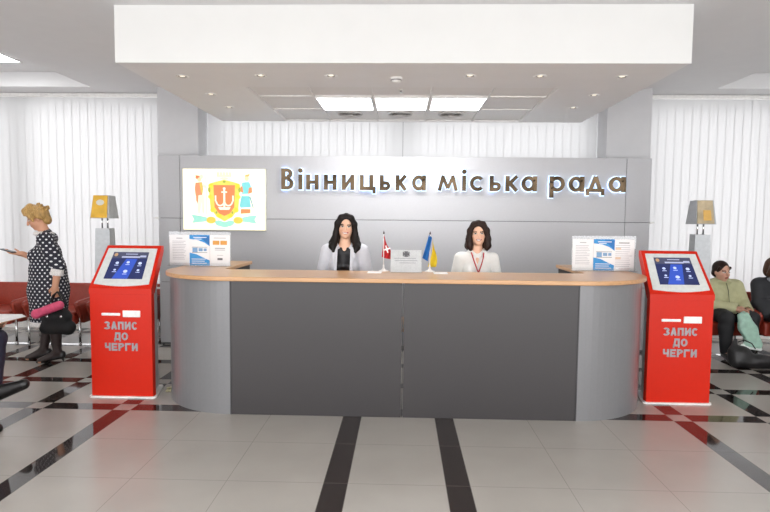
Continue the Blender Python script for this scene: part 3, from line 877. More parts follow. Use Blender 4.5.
# =================================================================== KIOSKS
def kiosk(loc, label):
    t = thing('queue_kiosk', label, 'kiosk', loc, 0, 'red queue kiosks')
    W = .278
    # base plate with rounded corners
    bp = []
    for (cx, cy, a0) in ((W - .012, .022, -PI / 2), (W - .012, .32, 0), (-W + .012, .32, PI / 2), (-W + .012, .022, PI)):
        bp += arc(cx, cy, .04, a0, a0 + PI / 2, 5)
    def taper(bm, k):
        for v in bm.verts: v.co.x *= 1 - k * max(0, v.co.y)
        return bm
    bm = B(); prism(bm, bp, 'z', 0, .014); taper(bm, .75); obj('base_plate', bm, OFFWHITE, t)
    bm = B(); prism(bm, [(.022, .014), (.022, .93), (.28, 1.265), (.33, 1.265), (.33, .014)], 'x', -W + .012, W - .012)
    taper(bm, .95); obj('cabinet', bm, METAL, t)
    fp = obj('front_panel', box(B(), -W, W, 0, .06, .014, .935, .004), RED, t)
    # sloped head
    bm = B(); prism(bm, [(-.004, .935), (-.004, .985), (.280, 1.352), (.345, 1.352), (.345, 1.30), (.075, .935)], 'x', -W - .004, W + .004)
    taper(bm, .36); hd = obj('screen_housing', bm, RED, t)
    # sloped frame: origin at lower front edge, v up the slope
    L = math.hypot(.284, .367)
    ey = Vector((0, .284, .367)) / L; en = Vector((0, -.367, .284)) / L
    def slope(bm):
        mx = Matrix(((1, 0, 0, 0), (0, ey.y, en.y, -.004), (0, ey.z, en.z, .985), (0, 0, 0, 1)))
        bmesh.ops.transform(bm, matrix=mx, verts=bm.verts); return taper(bm, .36)
    bz = [(-W + .028, .428), (-W + .028, .045)] + [(-W + .028 + (2 * W - .056) * i / 12, .045 - .024 * math.sin(PI * i / 12)) for i in range(1, 12)] + [(W - .028, .045), (W - .028, .428)]
    bm = B(); prism(bm, bz, 'z', -.002, .008); obj('bezel', slope(bm), BEZEL, hd)
    bm = B(); box(bm, -.178, .178, .095, .385, .0, .0095); sc = obj('screen', slope(bm), emis_mat('screen_navy', '1c2654', .22), t)
    bm = B(); box(bm, -.176, .176, .315, .383, .0096, .0100); obj('title_band', slope(bm), emis_mat('screen_band', '3a3d52', .4), sc)
    bm = B(); box(bm, -.08, .10, .322, .338, .0101, .0105); box(bm, .10, .16, .328, .348, .0101, .0105); box(bm, -.05, .07, .358, .366, .0101, .0105)
    obj('title_text', slope(bm), emis_mat('screen_text', '9aa0b8', .35), sc)
    bm = B(); prism(bm, circ(-.145, .355, .018), 'z', .0101, .0105); obj('crest', slope(bm), emis_mat('screen_crest', '9a7a58', .5), sc)
    bm = B(); prism(bm, [(-.105, .097), (.04, .097), (.08, .31), (-.03, .31)], 'z', .0096, .0099); obj('backdrop', slope(bm), emis_mat('screen_blue', '2a49a8', .28), sc)
    for (u, v, r) in ((-.105, .265, .016), (0, .272, .016), (.118, .262, .018), (-.105, .19, .012), (.0, .175, .020), (.118, .188, .013)):
        bm = B(); prism(bm, circ(u, v, r, r * .8), 'z', .0101, .0106); box(bm, u - .02, u + .02, v - r - .012, v - r - .006, .0101, .0105)
        obj('icon', slope(bm), emis_mat('screen_icon', 'a9b4da', .4), sc)
    obj('card_slot', box(B(), -.172, -.004, -.008, .0, .742, .766, .006), OFFWHITE, t)
    obj('ticket_slot', box(B(), .02, .178, -.010, .0, .730, .790, .006), OFFWHITE, t)
    LET = mat('kiosk_lettering', '9d9a9c', .4, metal=.3)
    for word, z, w in (('ЗАПИС', .618, .300), ('ДО', .522, .125), ('ЧЕРГИ', .426, .295)):
        obj('lettering', caps(word, w, .070, -.005, z), LET, fp)
    for z in (.32, .80):
        for s in (-1, 1):
            bm = B(); lathe(bm, [(.012, 0), (.012, .006), (.006, .009)], 0, 0, 10)
            bmesh.ops.rotate(bm, cent=(0, 0, 0), matrix=Matrix.Rotation(s * PI / 2, 3, 'Y'), verts=bm.verts)
            bmesh.ops.translate(bm, vec=(s * (W - .012) * (1 - .95 * .09), .09, z), verts=bm.verts)
            obj('hinge_bolt', bm, CHROME, t)
    return t
kiosk((-2.476, 4.82, 0), 'red queue ticket kiosk beside the emblem end of the desk, nearest the standing woman')
k2 = kiosk((2.49, 4.935, 0), 'red queue ticket kiosk beside the desk end nearest the seated people')
bm = B(); tube(bm, [(-2.165, 5.2, .012), (-2.16, 5.0, .008), (-2.12, 5.0, .008), (-2.14, 5.08, .02), (-2.175, 5.06, .02), (-2.14, 4.98, .012), (-2.125, 5.12, .008)], .006, 8)
for v in bm.verts: v.co.x -= .0
tag(obj('power_cable', bm, mat('cable_cream', 'cfc7a0', .5)), 'pale loose cable on the floor between a red kiosk and the desk', 'cable')

# =================================================================== COUNTER ITEMS
def holder(x, y, w, label, rz):
    t = thing('paper_stand', label, 'display stand', (x, y, TZ), rz, 'acrylic paper stands')
    obj('back_panel', box(B(), -w / 2 - .005, w / 2 + .005, .006, .009, .004, .335), ACRYL, t)
    obj('foot', box(B(), -w / 2 - .005, w / 2 + .005, -.05, .05, 0, .004), ACRYL, t)
    obj('front_lip', box(B(), -w / 2 - .005, w / 2 + .005, -.009, -.006, .004, .03), ACRYL, t)
    return t
def sheet(x, y, rz, label, kind, tilt=0):
    t = thing('notice_sheet', label, 'notice', (x, y, TZ + .005), rz, None)
    w, h = .198, .30
    pg = obj('page', box(B(), -w / 2, w / 2, 0, .0015, 0, h), PAPER, t)
    rnd = random.Random(label)
    def ln(name, rects, m, d=.0008):
        bm = B()
        for x0, x1, z0, z1 in rects: box(bm, x0, x1, -d, 0, z0, z1)
        obj(name, bm, m, t)
    if kind == 'text':
        ln('heading', [(-.03, .03, .262, .27)], INK)
        ln('text_lines', [(-.07, .07 - rnd.random() * .03, .235 - i * .016, .239 - i * .016) for i in range(12)], INK)
    elif kind == 'blue':
        bm = B(); prism(bm, [(-w / 2, h), (w / 2, h), (w / 2, h - .11), (.05, h - .075), (-.02, h - .05), (-w / 2, h - .04)], 'y', -.0008, 0)
        prism(bm, [(-w / 2, 0), (w / 2, 0), (w / 2, .05), (.03, .08), (-.03, .11), (-w / 2, .125)], 'y', -.0008, 0); obj('blue_field', bm, BLUE, t)
        bm = B(); prism(bm, [(.0, h - .01), (w / 2, h - .01), (w / 2, h - .10), (.05, h - .06)], 'y', -.0014, -.0008); obj('dark_wave', bm, BLUE_DK, t)
        ln('heading_text', [(-.06, .07, .272, .279), (-.05, .02, .256, .262)], PAPER, .002)
        ln('white_text', [(-.08, .06, .06, .066), (-.08, .05, .04, .046), (-.08, .07, .02, .026)], PAPER, .002)
        ln('phone_picture', [(-.07, -.02, .13, .175), (-.01, .03, .14, .17), (.04, .07, .142, .168)], mat('picture_blue', '7fa6cc', .6), .002)
        ln('picture_frame', [(-.075, .075, .125, .129), (-.075, .075, .178, .182)], DARK_PRINT, .002)
    elif kind == 'orange':
        ln('heading', [(-.06, .06, .268, .274)], INK)
        ln('orange_badges', [(-.07, -.005, .205, .245), (.005, .07, .205, .245)], ORANGE)
        ln('text_lines', [(-.05, .05, .165, .175), (-.05, .05, .150, .156), (-.03, .03, .10, .104)], INK)
        ln('stamp', [(-.025, .025, .055, .075)], DARK_PRINT)
    else:
        ln('heading', [(-.05, .05, .262, .27)], DARK_PRINT)
        ln('text_lines', [(-.08, .08 - rnd.random() * .04, .24 - i * .02, .244 - i * .02) for i in range(11)], INK)
        ln('tinted_boxes', [(-.08, -.03, .2, .22), (-.08, -.03, .11, .13)], mat('pale_orange', 'e6cdb0', .6), .0012)
    return t
sy = 5.38
holder(-1.965, sy, .60, 'clear acrylic stand holding three sheets on the desk end below the emblem', 0)
sheet(-2.165, sy, 0, 'plain white text sheet, outer one in the stand below the emblem', 'text')
sheet(-1.965, sy - .003, 0, 'blue and white leaflet in the stand below the emblem', 'blue')
sheet(-1.765, sy, 0, 'white sheet with orange badges in the stand below the emblem', 'orange')
holder(1.955, sy, .60, 'clear acrylic stand holding three sheets on the desk end beside the far red kiosk', 0)
sheet(1.755, sy, 0, 'plain white text sheet at the inner side of the stand nearer the seated people', 'text')
sheet(1.955, sy - .003, 0, 'blue and white leaflet in the stand nearer the seated people', 'blue')
sheet(2.145, sy, 0, 'white form with pale orange boxes in the stand nearest a red kiosk', 'form')

def flag(x, label, kind):
    t = thing('desk_flag', label, 'flag', (x, 5.07, TZ), 0, 'small flags on the desk')
    obj('base', lathe(B(), [(.045, 0), (.045, .006), (.02, .014), (.009, .03), (.007, .06)]), OFFWHITE, t)
    bm = B(); tube(bm, [(0, 0, .02), (0, 0, .345)], .0042, 8); obj('pole', bm, OFFWHITE, t)
    obj('finial', lathe(B(), [(.006, .34), (.008, .35), (.0005, .372)]), mat('finial_dark', '55474a', .3, metal=.5), t)
    # cloth hung from the pole: grid with folds
    if kind == 'red':
        top, nU, nV = .335, 14, 14
        def P(u, v):  # u 0..1 away from pole, v 0..1 downward
            x = -.018 + .098 * u * (.25 + .75 * min(1, v * 1.6)) * (1 - .35 * max(0, v - .5)) - .008 * v
            return (x + .020 - .012 * v, -.012 + .020 * math.sin(u * 7 + 1) * (.3 + v), top - .02 * u - .205 * v - .07 * u * (1 - v))
        def sh(m, name, u0, u1, off=0):
            bm = B(); g = [[bm.verts.new(Vector(P(u0 + (u1 - u0) * i / nU, j / nV)) + Vector((0, off, 0))) for j in range(nV + 1)] for i in range(nU + 1)]
            for i in range(nU):
                for j in range(nV): bm.faces.new((g[i][j], g[i + 1][j], g[i + 1][j + 1], g[i][j + 1])).smooth = True
            bmesh.ops.solidify(bm, geom=bm.faces[:], thickness=.0015)
            return obj(name, bm, m, t)
        sh(mat('red_cloth', 'd8323a', .7), 'cloth', 0, 1)
        bm = B()
        cx, cz, yy = .030, .205, -.044
        for k in range(4):
            a = k * PI / 2 + .3
            p = Vector((math.cos(a), math.sin(a))); q = Vector((-p.y, p.x))
            pts = [p * .034 + q * .006, p * .034 - q * .006, q * -.006, q * .006]
            prism(bm, [(cx + w.x, cz + w.y) for w in pts], 'y', yy, yy + .006)
        prism(bm, circ(cx, cz, .013), 'y', yy - .001, yy + .006)
        obj('white_emblem', bm, OFFWHITE, t)
    else:
        def sheetm(name, m, f):
            bm = B(); n = 12
            g = [[bm.verts.new(f(i / n, j / n)) for j in range(n + 1)] for i in range(n + 1)]
            for i in range(n):
                for j in range(n): bm.faces.new((g[i][j], g[i + 1][j], g[i + 1][j + 1], g[i][j + 1])).smooth = True
            bmesh.ops.solidify(bm, geom=bm.faces[:], thickness=.0015)
            obj(name, bm, m, t)
        sheetm('blue_band', mat('blue_cloth', '2f7fc6', .7), lambda u, v: Vector((-.010 + .050 * u * (.55 + .45 * v) - .058 * v, -.014 + .012 * math.sin(u * 5 + v * 2), .342 - .03 * u - .215 * v)))
        sheetm('yellow_band', mat('yellow_cloth', 'f0d83a', .7), lambda u, v: Vector((.022 + .066 * u * (.25 + .75 * v) - .045 * v * (1 - .3 * u) + .018 * math.sin(v * 3), -.004 + .014 * math.sin(u * 5 + v), .300 - .09 * u * (1 - v) - .255 * v)))
    return t
flag(-.150, 'small red flag with a white emblem standing on the desk', 'red')
flag(.272, 'small blue and yellow flag standing on the desk', 'ua')
t = thing('name_holder', 'clear acrylic sign holder with grey crest between the two small flags', 'sign holder', (.055, 4.97, TZ))
obj('foot', box(B(), -.145, .145, -.05, .06, 0, .004), ACRYL, t)
bm = B(); prism(bm, [(-.04, .004), (.03, .205), (.034, .205), (-.036, .004)], 'x', -.145, .145); obj('front_panel', bm, ACRYL, t)
bm = B(); prism(bm, [(-.034, .006), (.034, .202), (.0355, .202), (-.0325, .006)], 'x', -.138, .138); ins = obj('insert', bm, mat('insert_paper', 'ececec', .5), t)
def on_insert(name, rects, m):
    bm = B()
    for x0, x1, z0, z1 in rects:
        y0 = -.034 + .347 * (z0 - .006) - .004; y1 = -.034 + .347 * (z1 - .006) - .004
        v = [bm.verts.new(p) for p in ((x0, y0 - .002, z0), (x1, y0 - .002, z0), (x1, y1 - .002, z1), (x0, y1 - .002, z1), (x0, y0, z0), (x1, y0, z0), (x1, y1, z1), (x0, y1, z1))]
        for f in ((0, 1, 2, 3), (7, 6, 5, 4), (0, 4, 5, 1), (1, 5, 6, 2), (2, 6, 7, 3), (3, 7, 4, 0)): bm.faces.new([v[i] for i in f])
    obj(name, bm, m, ins)
on_insert('crest', [(-.03, -.02, .145, .185), (-.016, .016, .140, .190), (.02, .03, .145, .185), (-.03, .03, .158, .172)], mat('crest_grey', '707074', .6))
on_insert('text_lines', [(-.11, .09, .125, .130), (-.10, .10, .105, .110), (-.06, .09, .085, .090)], INK)
obj('rear_panel', box(B(), -.145, .145, .055, .058, .004, .03), ACRYL, t)
for x, lab in ((-.225, 'white paper lying flat on the desk beside the red flag'), (.362, 'white paper lying flat on the desk beside the blue and yellow flag')):
    tag(obj('paper_sheet', box(B(), -.062, .062, -.07, .07, 0, .005, .001, 1), PAPER, loc=(x, 4.93, TZ)), lab, 'paper')

# =================================================================== INFO STANDS
def info_stand(x, y, label, mirror):
    t = thing('leaflet_stand', label, 'leaflet stand', (x, y, 0), 0, 'leaflet stands by the windows')
    G = mat('stand_grey', 'aeb1b3', .4, metal=.3)
    def taper(z0, z1, w0, w1, d0, d1):
        bm = B()
        v = [bm.verts.new((sx * w, sy_ * d, z)) for z, w, d in ((z0, w0, d0), (z1, w1, d1)) for sx, sy_ in ((-1, -1), (1, -1), (1, 1), (-1, 1))]
        for f in ((0, 3, 2, 1), (4, 5, 6, 7), (0, 1, 5, 4), (1, 2, 6, 5), (2, 3, 7, 6), (3, 0, 4, 7)): bm.faces.new([v[i] for i in f])
        return bm
    obj('pedestal', taper(.0, 1.49, .11, .075, .11, .075), G, t)
    for sx in (-1, 1):
        bm = B(); tube(bm, [(sx * .03, 0, 1.48), (sx * .03, 0, 1.64)], .009, 8); obj('rod', bm, CHROME, t)
    rk = obj('rack', taper(1.60, 1.855, .100, .084, .14, .085), G, t)
    s = -1 if mirror else 1
    f = B(); v = [f.verts.new(p) for p in ((-.092, -.150, 1.607), (.078, -.150, 1.607), (.070, -.098, 1.853), (-.078, -.098, 1.853), (-.092, -.140, 1.607), (.078, -.140, 1.607), (.070, -.088, 1.853), (-.078, -.088, 1.853))]
    for q in ((0, 1, 2, 3), (7, 6, 5, 4), (0, 4, 5, 1), (1, 5, 6, 2), (2, 6, 7, 3), (3, 7, 4, 0)): f.faces.new([v[i] for i in q])
    obj('leaflet', f, mat('yellow_leaflet', 'e3b23a', .5, var=.12, scale=8) if not mirror else mat('tan_leaflet', 'b9a98a', .5, var=.2, scale=10), rk)
    f = B(); y0 = lambda z: -.151 + (z - 1.607) * .2114 - .001
    def slab(pts, d=.003):
        v = [f.verts.new((x_, y0(z_) - d, z_)) for x_, z_ in pts] + [f.verts.new((x_, y0(z_), z_)) for x_, z_ in pts]
        n = len(pts); f.faces.new(v[:n]); f.faces.new(v[n:][::-1])
        for i in range(n): f.faces.new((v[i], v[i + n], v[(i + 1) % n + n], v[(i + 1) % n]))
    if not mirror:
        slab(circ(.0, 1.775, .042, .032)); obj('round_picture', f, mat('picture_pale', 'd8d6c8', .5), rk)
    else:
        slab([(-.03, 1.64), (.05, 1.64), (.045, 1.75), (-.03, 1.75)]); obj('yellow_picture', f, mat('picture_ochre', 'd8ac5a', .5), rk)
    return t
a = info_stand(-3.32, 6.15, 'grey leaflet stand with a yellow leaflet rising behind the emblem side kiosk', False); a.rotation_euler.z = .12
a = info_stand(3.235, 6.1, 'grey leaflet stand with a tan leaflet rising behind the kiosk near the seated people', True); a.rotation_euler.z = -.10

# =================================================================== ARMCHAIRS
def armchair(loc, rz, label):
    t = thing('armchair', label, 'armchair', loc, rz, 'dark red waiting armchairs')
    w = .38
    obj('seat', box(B(), -w + .09, w - .09, -.02, .56, .25, .42, .035, 4), LEATHER, t, True)
    bm = B(); box(bm, -w + .02, w - .02, 0, .13, 0, .46, .04, 4)
    bmesh.ops.rotate(bm, cent=(0, 0, 0), matrix=Matrix.Rotation(-.16, 3, 'X'), verts=bm.verts)
    bmesh.ops.translate(bm, vec=(0, .50, .27), verts=bm.verts); obj('backrest', bm, LEATHER, t, True)
    for s in (-1, 1):
        bm = B()
        prism(bm, [(-.02, .48), (-.03, .525), (.0, .555), (.5, .58), (.56, .56), (.56, .47), (.45, .27), (.08, .27)], 'x', s * (w - .045) - .04, s * (w - .045) + .04)
        bmesh.ops.bevel(bm, geom=bm.edges[:], offset=.016, segments=3, affect='EDGES'); obj('armrest', bm, LEATHER, t, True)
        for y in (.05, .50):
            bm = B(); tube(bm, [(s * (w - .05), y, .004), (s * (w - .05), y, .34)], .014, 10); lathe(bm, [(.02, 0), (.02, .008), (.014, .012)], s * (w - .05), y, 10)
            obj('leg', bm, CHROME, t)
    bm = B(); box(bm, -w + .05, w - .05, .04, .06, .255, .28); box(bm, -w + .05, w - .05, .49, .51, .255, .28); obj('seat_frame', bm, CHROME, t)
    return t
ac = armchair((-4.37, 6.78, 0), 0, 'dark red leather armchair directly behind the standing woman')
dup(ac, (-5.19, 6.78, 0), label='dark red leather armchair at the left edge of the photo, against the blind')
dup(ac, (-3.55, 6.78, 0), label='dark red leather armchair mostly hidden behind the red kiosk at the emblem end')
dup(ac, (3.93, 6.78, 0), label='dark red leather armchair under the person in the green jacket')
dup(ac, (4.695, 6.78, 0), label='dark red leather armchair under the person in the dark coat')
dup(ac, (-3.66, 4.14, 0), rz=PI / 2, label='dark red leather armchair under the man at the left edge with crossed legs')

#PEOPLE#
# =================================================================== PEOPLE
def hair_mat(name, hx, var=.35):
    return mat(name, hx, .5, var=var, scale=14, stretch=(7, 7, 1.2), spec=.25, bump=.3)
HAIR_BLACK = hair_mat('hair_black', '17110f'); HAIR_DARK = hair_mat('hair_dark_brown', '2a1a14')
HAIR_BLONDE = hair_mat('hair_blonde', 'b8945c'); HAIR_BROWN = hair_mat('hair_brown', '4b3020')
JACKET = mat('light_grey_jacket', 'd6d8df', .6, var=.03, bump=.1); BLOUSE = mat('black_blouse', '141216', .35, var=.3, scale=18)
SHIRT = mat('white_shirt', 'ecece8', .6, var=.02, bump=.08); TROUSER = mat('black_trousers', '18181b', .7)
LANYARD = mat('red_lanyard', 'b5262f', .6); NAVY = mat('navy_trousers', '1c1d30', .7); SHOE = mat('black_shoe_leather', '121010', .3)
GREEN = mat('pale_green_jacket', 'b4b38c', .75, var=.06, scale=25, bump=.25); COAT = mat('charcoal_coat', '26272b', .7, var=.1, bump=.2)
TIGHTS = mat('dark_tights', '2e201e', .5); LACE = mat('white_lace', 'e6e2df', .8, var=.25, scale=120, bump=.6)
DOTS = dots_mat()

def gp(c, R, s, *p): return np.array(c) + R @ (np.array(p, float) * s)

def figure(root, J, head, hf, skin, h=.006, s=1.0, g=.9, bust=.0, lo=None, hi=None, hands=(), face=1.0, up=(0, 0, 1), colkw=None, belly=0.0):
    R = head_basis(hf, up)
    F = Field(lo, hi, h)
    add_body(F, J, g, bust, belly=belly)
    add_feet(F, J)
    for hd in hands: add_hand(F, *hd[:4], **hd[4])
    add_head(F, head, R, np.array(J['N'], float), s, face)
    kw = dict(colkw or {})
    field_obj('body', F, SKIN, root, col=lambda P: face_col(head, R, P, skin, s=s, **kw))
    return R

# ---- receptionist with the grey jacket
t = thing('person', 'person with long black hair in a light grey jacket, smiling behind the desk', 'person', (-.548, 5.46, 0))
J = dict(P=(0, .03, .90), C=(0, .02, 1.16), N=(.0, .025, 1.372), sL=(.170, .02, 1.305), sR=(-.170, .02, 1.305), eL=(.232, .02, 1.06), eR=(-.232, .02, 1.06), wL=(.21, -.10, .86), wR=(-.21, -.10, .86),
         hL=(.09, .03, .87), hR=(-.09, .03, .87), kL=(.09, .01, .47), kR=(-.09, .01, .47), aL=(.09, .04, .10), aR=(-.09, .04, .10), tL=(.10, -.10, .03), tR=(-.10, -.10, .03))
hc = (.012, -.005, 1.545)
HR = figure(t, J, hc, (.05, -1, -.02), 'f0c3a6', s=.99, g=.88, bust=.012, lo=(-.34, -.24, 0), hi=(.34, .22, 1.72), face=1.04, up=(.05, 0, 1),
            hands=[((.21, -.10, .86), (-.2, -.8, -.5), (-.7, .1, -.6), (-.4, -.5, .7), dict(curl=.3)), ((-.21, -.10, .86), (.2, -.8, -.5), (.7, .1, -.6), (.4, -.5, .7), dict(curl=.3))],
            colkw=dict(lip='b8484a', brow='1c1310'))
F = Field((-.3, -.22, .80), (.3, .2, 1.42), .007); add_body(F, J, .88, .012, .008, 'torso')
F.keep(lambda X, Y, Z: Z - 1.345 + .5 * np.maximum(0, -Y - .02)); F.cut_ell((0, -.09, 1.36), (.045, .07, .075)); field_obj('black_top', F, BLOUSE, t)
F = Field((-.36, -.26, .72), (.36, .22, 1.45), .006); add_body(F, J, .92, .012, .024, 'torso arms', k=.03)
F.cap((.10, .05, 1.355), (-.10, .05, 1.355), .035, .035, .03)
F.keep(lambda X, Y, Z: np.maximum(.80 - Z, -np.maximum(np.abs(X) - (.068 - .03 * np.clip((1.0 - Z) * 3, 0, 1)), Y + .035)))
F.cut_ell((0, .0, 1.40), (.066, .085, .09)); F.keep(lambda X, Y, Z: -np.maximum(np.abs(X) - .3, Z - .82) if False else X * 0 + Y * 0 + Z * 0 - 1)
for q, sx in (('L', 1), ('R', -1)):
    pass
field_obj('jacket', F, JACKET, t)
for sx in (-1, 1):      # lapels
    bm = B(); prism(bm, [(sx * .062, 1.36), (sx * .105, 1.33), (sx * .118, 1.25), (sx * .098, 1.235), (sx * .085, 1.10), (sx * .064, 1.10)], 'y', -.150, -.140)
    for v in bm.verts: v.co.y += .115 * max(0, (v.co.z - 1.18)) / .18 * .75 + .10 * max(0, abs(v.co.x) - .06)
    bmesh.ops.recalc_face_normals(bm, faces=bm.faces); obj('lapel', bm, JACKET, t)
F = Field((-.2, -.22, 1.22), (.2, .2, 1.75), .006)
H = lambda *p: gp(hc, HR, .98, *p)
F.ell(H(0, .025, .035), (.094, .105, .097), .01, HR)
for sx in (-1, 1):
    F.chain([H(.008 * sx, -.035, .108), H(.050 * sx, -.045, .092), H(.086 * sx, -.030, .03), H(.094 * sx, -.01, -.07), H(.105 * sx, -.015, -.14), H(.118 * sx, -.05, -.20), H(.108 * sx, -.085, -.245)], [.026, .026, .026, .030, .036, .036, .016], .02)
    F.chain([H(.070 * sx, .04, -.04), H(.09 * sx, .05, -.13), H(.09 * sx, .03, -.2)], [.045, .05, .03], .02)
    F.chain([H(.095 * sx, .0, -.10), H(.135 * sx, -.02, -.17), H(.145 * sx, -.045, -.215)], [.025, .026, .010], .015)
F.ell(H(0, .07, -.06), (.085, .06, .12), .02, HR)
F.cut_ell(H(.006, -.100, -.022), (.069, .080, .105), HR)
field_obj('hair', F, HAIR_BLACK, t)
F = Field((-.28, -.22, 0), (.28, .2, 1.0), .009); add_body(F, J, .9, 0, .012, 'torso legs'); F.keep(lambda X, Y, Z: Z - .93 + 0 * X); field_obj('trousers', F, TROUSER, t)
F = Field((-.2, -.2, 0), (.2, .2, .2), .008); add_feet(F, J, .006); F.keep(lambda X, Y, Z: np.maximum(Z - .085, .002 - Z) + 0 * X); field_obj('shoes', F, SHOE, t)

# ---- receptionist with the white shirt
t = thing('person', 'person with a dark bob, white shirt and red lanyard, smiling behind the desk', 'person', (.752, 5.46, 0))
J = dict(P=(0, .03, .86), C=(0, .02, 1.11), N=(.0, .025, 1.325), sL=(.160, .02, 1.245), sR=(-.160, .02, 1.245), eL=(.215, .02, 1.01), eR=(-.215, .02, 1.01), wL=(.19, -.10, .82), wR=(-.19, -.10, .82),
         hL=(.09, .03, .83), hR=(-.09, .03, .83), kL=(.09, .01, .45), kR=(-.09, .01, .45), aL=(.09, .04, .10), aR=(-.09, .04, .10), tL=(.10, -.10, .03), tR=(-.10, -.10, .03))
hc = (.008, -.005, 1.492)
HR = figure(t, J, hc, (-.06, -1, -.03), 'efc2a6', s=.97, g=.86, bust=.012, lo=(-.32, -.24, 0), hi=(.32, .22, 1.66), face=1.04, up=(-.03, 0, 1),
            hands=[((.19, -.10, .82), (-.2, -.8, -.5), (-.7, .1, -.6), (-.4, -.5, .7), dict(curl=.3)), ((-.19, -.10, .82), (.2, -.8, -.5), (.7, .1, -.6), (.4, -.5, .7), dict(curl=.3))],
            colkw=dict(lip='b55a58', brow='2a1a14'))
F = Field((-.34, -.26, .70), (.34, .22, 1.40), .006); add_body(F, J, .90, .012, .016, 'torso arms', k=.03)
F.cap((.062, .0, 1.315), (-.062, .0, 1.315), .030, .030, .02); F.chain([(.06, -.02, 1.32), (.025, -.075, 1.275)], [.018, .012], .01); F.chain([(-.06, -.02, 1.32), (-.025, -.075, 1.275)], [.018, .012], .01)
F.keep(lambda X, Y, Z: np.maximum(.76 - Z, -np.maximum(np.abs(X) - np.clip((Z - 1.19) * .36, -.01, .05), Y + .04)))
F.cut_ell((0, .01, 1.36), (.062, .07, .085)); field_obj('shirt', F, SHIRT, t)
bm = B()
def chestpt(x, z): return -.045 - .075 * min(1, (1.31 - z) / .12) - .012
tube(bm, [(.062, .0, 1.325), (.058, -.055, 1.30), (.050, -.098, 1.26), (.030, -.130, 1.20), (.004, -.148, 1.13), (.0, -.152, 1.10)], .0062, 8)
tube(bm, [(-.064, .0, 1.325), (-.058, -.055, 1.30), (-.050, -.098, 1.26), (-.032, -.130, 1.20), (-.006, -.148, 1.13), (.0, -.152, 1.10)], .0062, 8)
lan = obj('lanyard', bm, LANYARD, t)
obj('badge', box(B(), -.04, .04, -.160, -.154, .99, 1.09, .004), OFFWHITE, lan)
F = Field((-.2, -.2, 1.2), (.2, .2, 1.68), .006)
H = lambda *p: gp(hc, HR, .95, *p)
F.ell(H(0, .025, .034), (.092, .103, .096), .01, HR)
for sx in (-1, 1):
    F.chain([H(.008 * sx, -.035, .108), H(.045 * sx, -.048, .094), H(.084 * sx, -.036, .03), H(.094 * sx, -.03, -.06), H(.092 * sx, -.035, -.125), H(.080 * sx, -.045, -.160)], [.026, .028, .028, .032, .032, .018], .02)
    F.chain([H(.072 * sx, .035, -.04), H(.082 * sx, .04, -.13), H(.07 * sx, .04, -.165)], [.05, .05, .03], .02)
F.ell(H(0, .07, -.07), (.085, .06, .10), .02, HR)
F.cut_ell(H(-.006, -.100, -.028), (.067, .080, .105), HR)
field_obj('hair', F, HAIR_DARK, t)
F = Field((-.28, -.22, 0), (.28, .2, 1.0), .009); add_body(F, J, .88, 0, .012, 'torso legs'); F.keep(lambda X, Y, Z: Z - .88 + 0 * X); field_obj('trousers', F, TROUSER, t)
F = Field((-.2, -.2, 0), (.2, .2, .2), .008); add_feet(F, J, .006); F.keep(lambda X, Y, Z: np.maximum(Z - .085, .002 - Z) + 0 * X); field_obj('shoes', F, SHOE, t)

# ---- standing woman in the polka dot dress, facing the left
WX, WY = -3.93, 6.0
t = thing('person', 'person with short blonde hair in a polka dot dress, standing with a phone', 'person', (WX, WY, 0), -PI / 2 + .31)
J = dict(P=(0, .05, .92), C=(0, .035, 1.19), N=(0, .015, 1.425), sL=(.165, .055, 1.365), sR=(-.165, .02, 1.365), eL=(.235, .195, 1.07), eR=(-.215, -.04, 1.09), wL=(.245, .165, .875), wR=(-.150, -.255, 1.195),
         hL=(.085, .06, .88), hR=(-.085, .05, .88), kL=(.085, .085, .49), kR=(-.085, .0, .49), aL=(.085, .125, .135), aR=(-.085, -.055, .135), tL=(.088, -.045, .03), tR=(-.09, -.215, .03))
hc = (0, -.060, 1.598)
HR = figure(t, J, hc, (.12, -.88, -.42), 'd9a283', s=1.04, g=1.12, bust=.02, lo=(-.36, -.52, 0), hi=(.38, .34, 1.78), belly=.04,
            hands=[((.245, .165, .875), (0, -.06, -1), (-1, 0, 0), (0, -1, 0), dict(curl=.75)), ((-.150, -.255, 1.195), (.12, -1, .12), (0, .05, 1), (-1, 0, .2), dict(curl=.30))],
            colkw=dict(lip='b4675c', brow='8a6a48', smile=False))
def dpat(P):
    a = np.arctan2(P[:, 1] - .03, P[:, 0])
    return np.stack([a * .20 + 1.0, P[:, 2], 0 * a], 1)
F = Field((-.40, -.36, .38), (.42, .42, 1.50), .007)
add_body(F, J, 1.12, .02, .022, 'torso', belly=.05)
F.chain([(0, .035, 1.0), (0, .035, .80), (0, .03, .42)], [.175, .195, .182], .06)
F.chain([J['sL'], (.205, .135, 1.20), (.236, .195, 1.075)], [.072, .076, .066], .03)
F.chain([J['sR'], (-.205, -.02, 1.20), (-.215, -.05, 1.095)], [.072, .072, .062], .03)
F.keep(lambda X, Y, Z: .452 - Z + 0 * X + 0 * Y)
F.cut_ell((0, -.02, 1.46), (.07, .085, .06))
field_obj('dress', F, DOTS, t, pat=dpat)
F = Field((-.3, -.3, .38), (.3, .32, .50), .006); F.cap((0, .03, .9), (0, .03, .30), .192, .189, 0)
a0 = lambda X, Y: np.arctan2(Y - .03, X)
F.keep(lambda X, Y, Z: np.maximum(.408 + .010 * np.abs(np.sin(a0(X, Y) * 14)) - Z, Z - .468)); field_obj('lace_hem', F, LACE, t)
F = Field((-.25, -.25, 1.33), (.25, .25, 1.52), .006); F.ell((0, .005, 1.425), (.112, .105, .036), .01); F.cut_ell((0, -.005, 1.46), (.064, .072, .07)); field_obj('lace_collar', F, LACE, t)
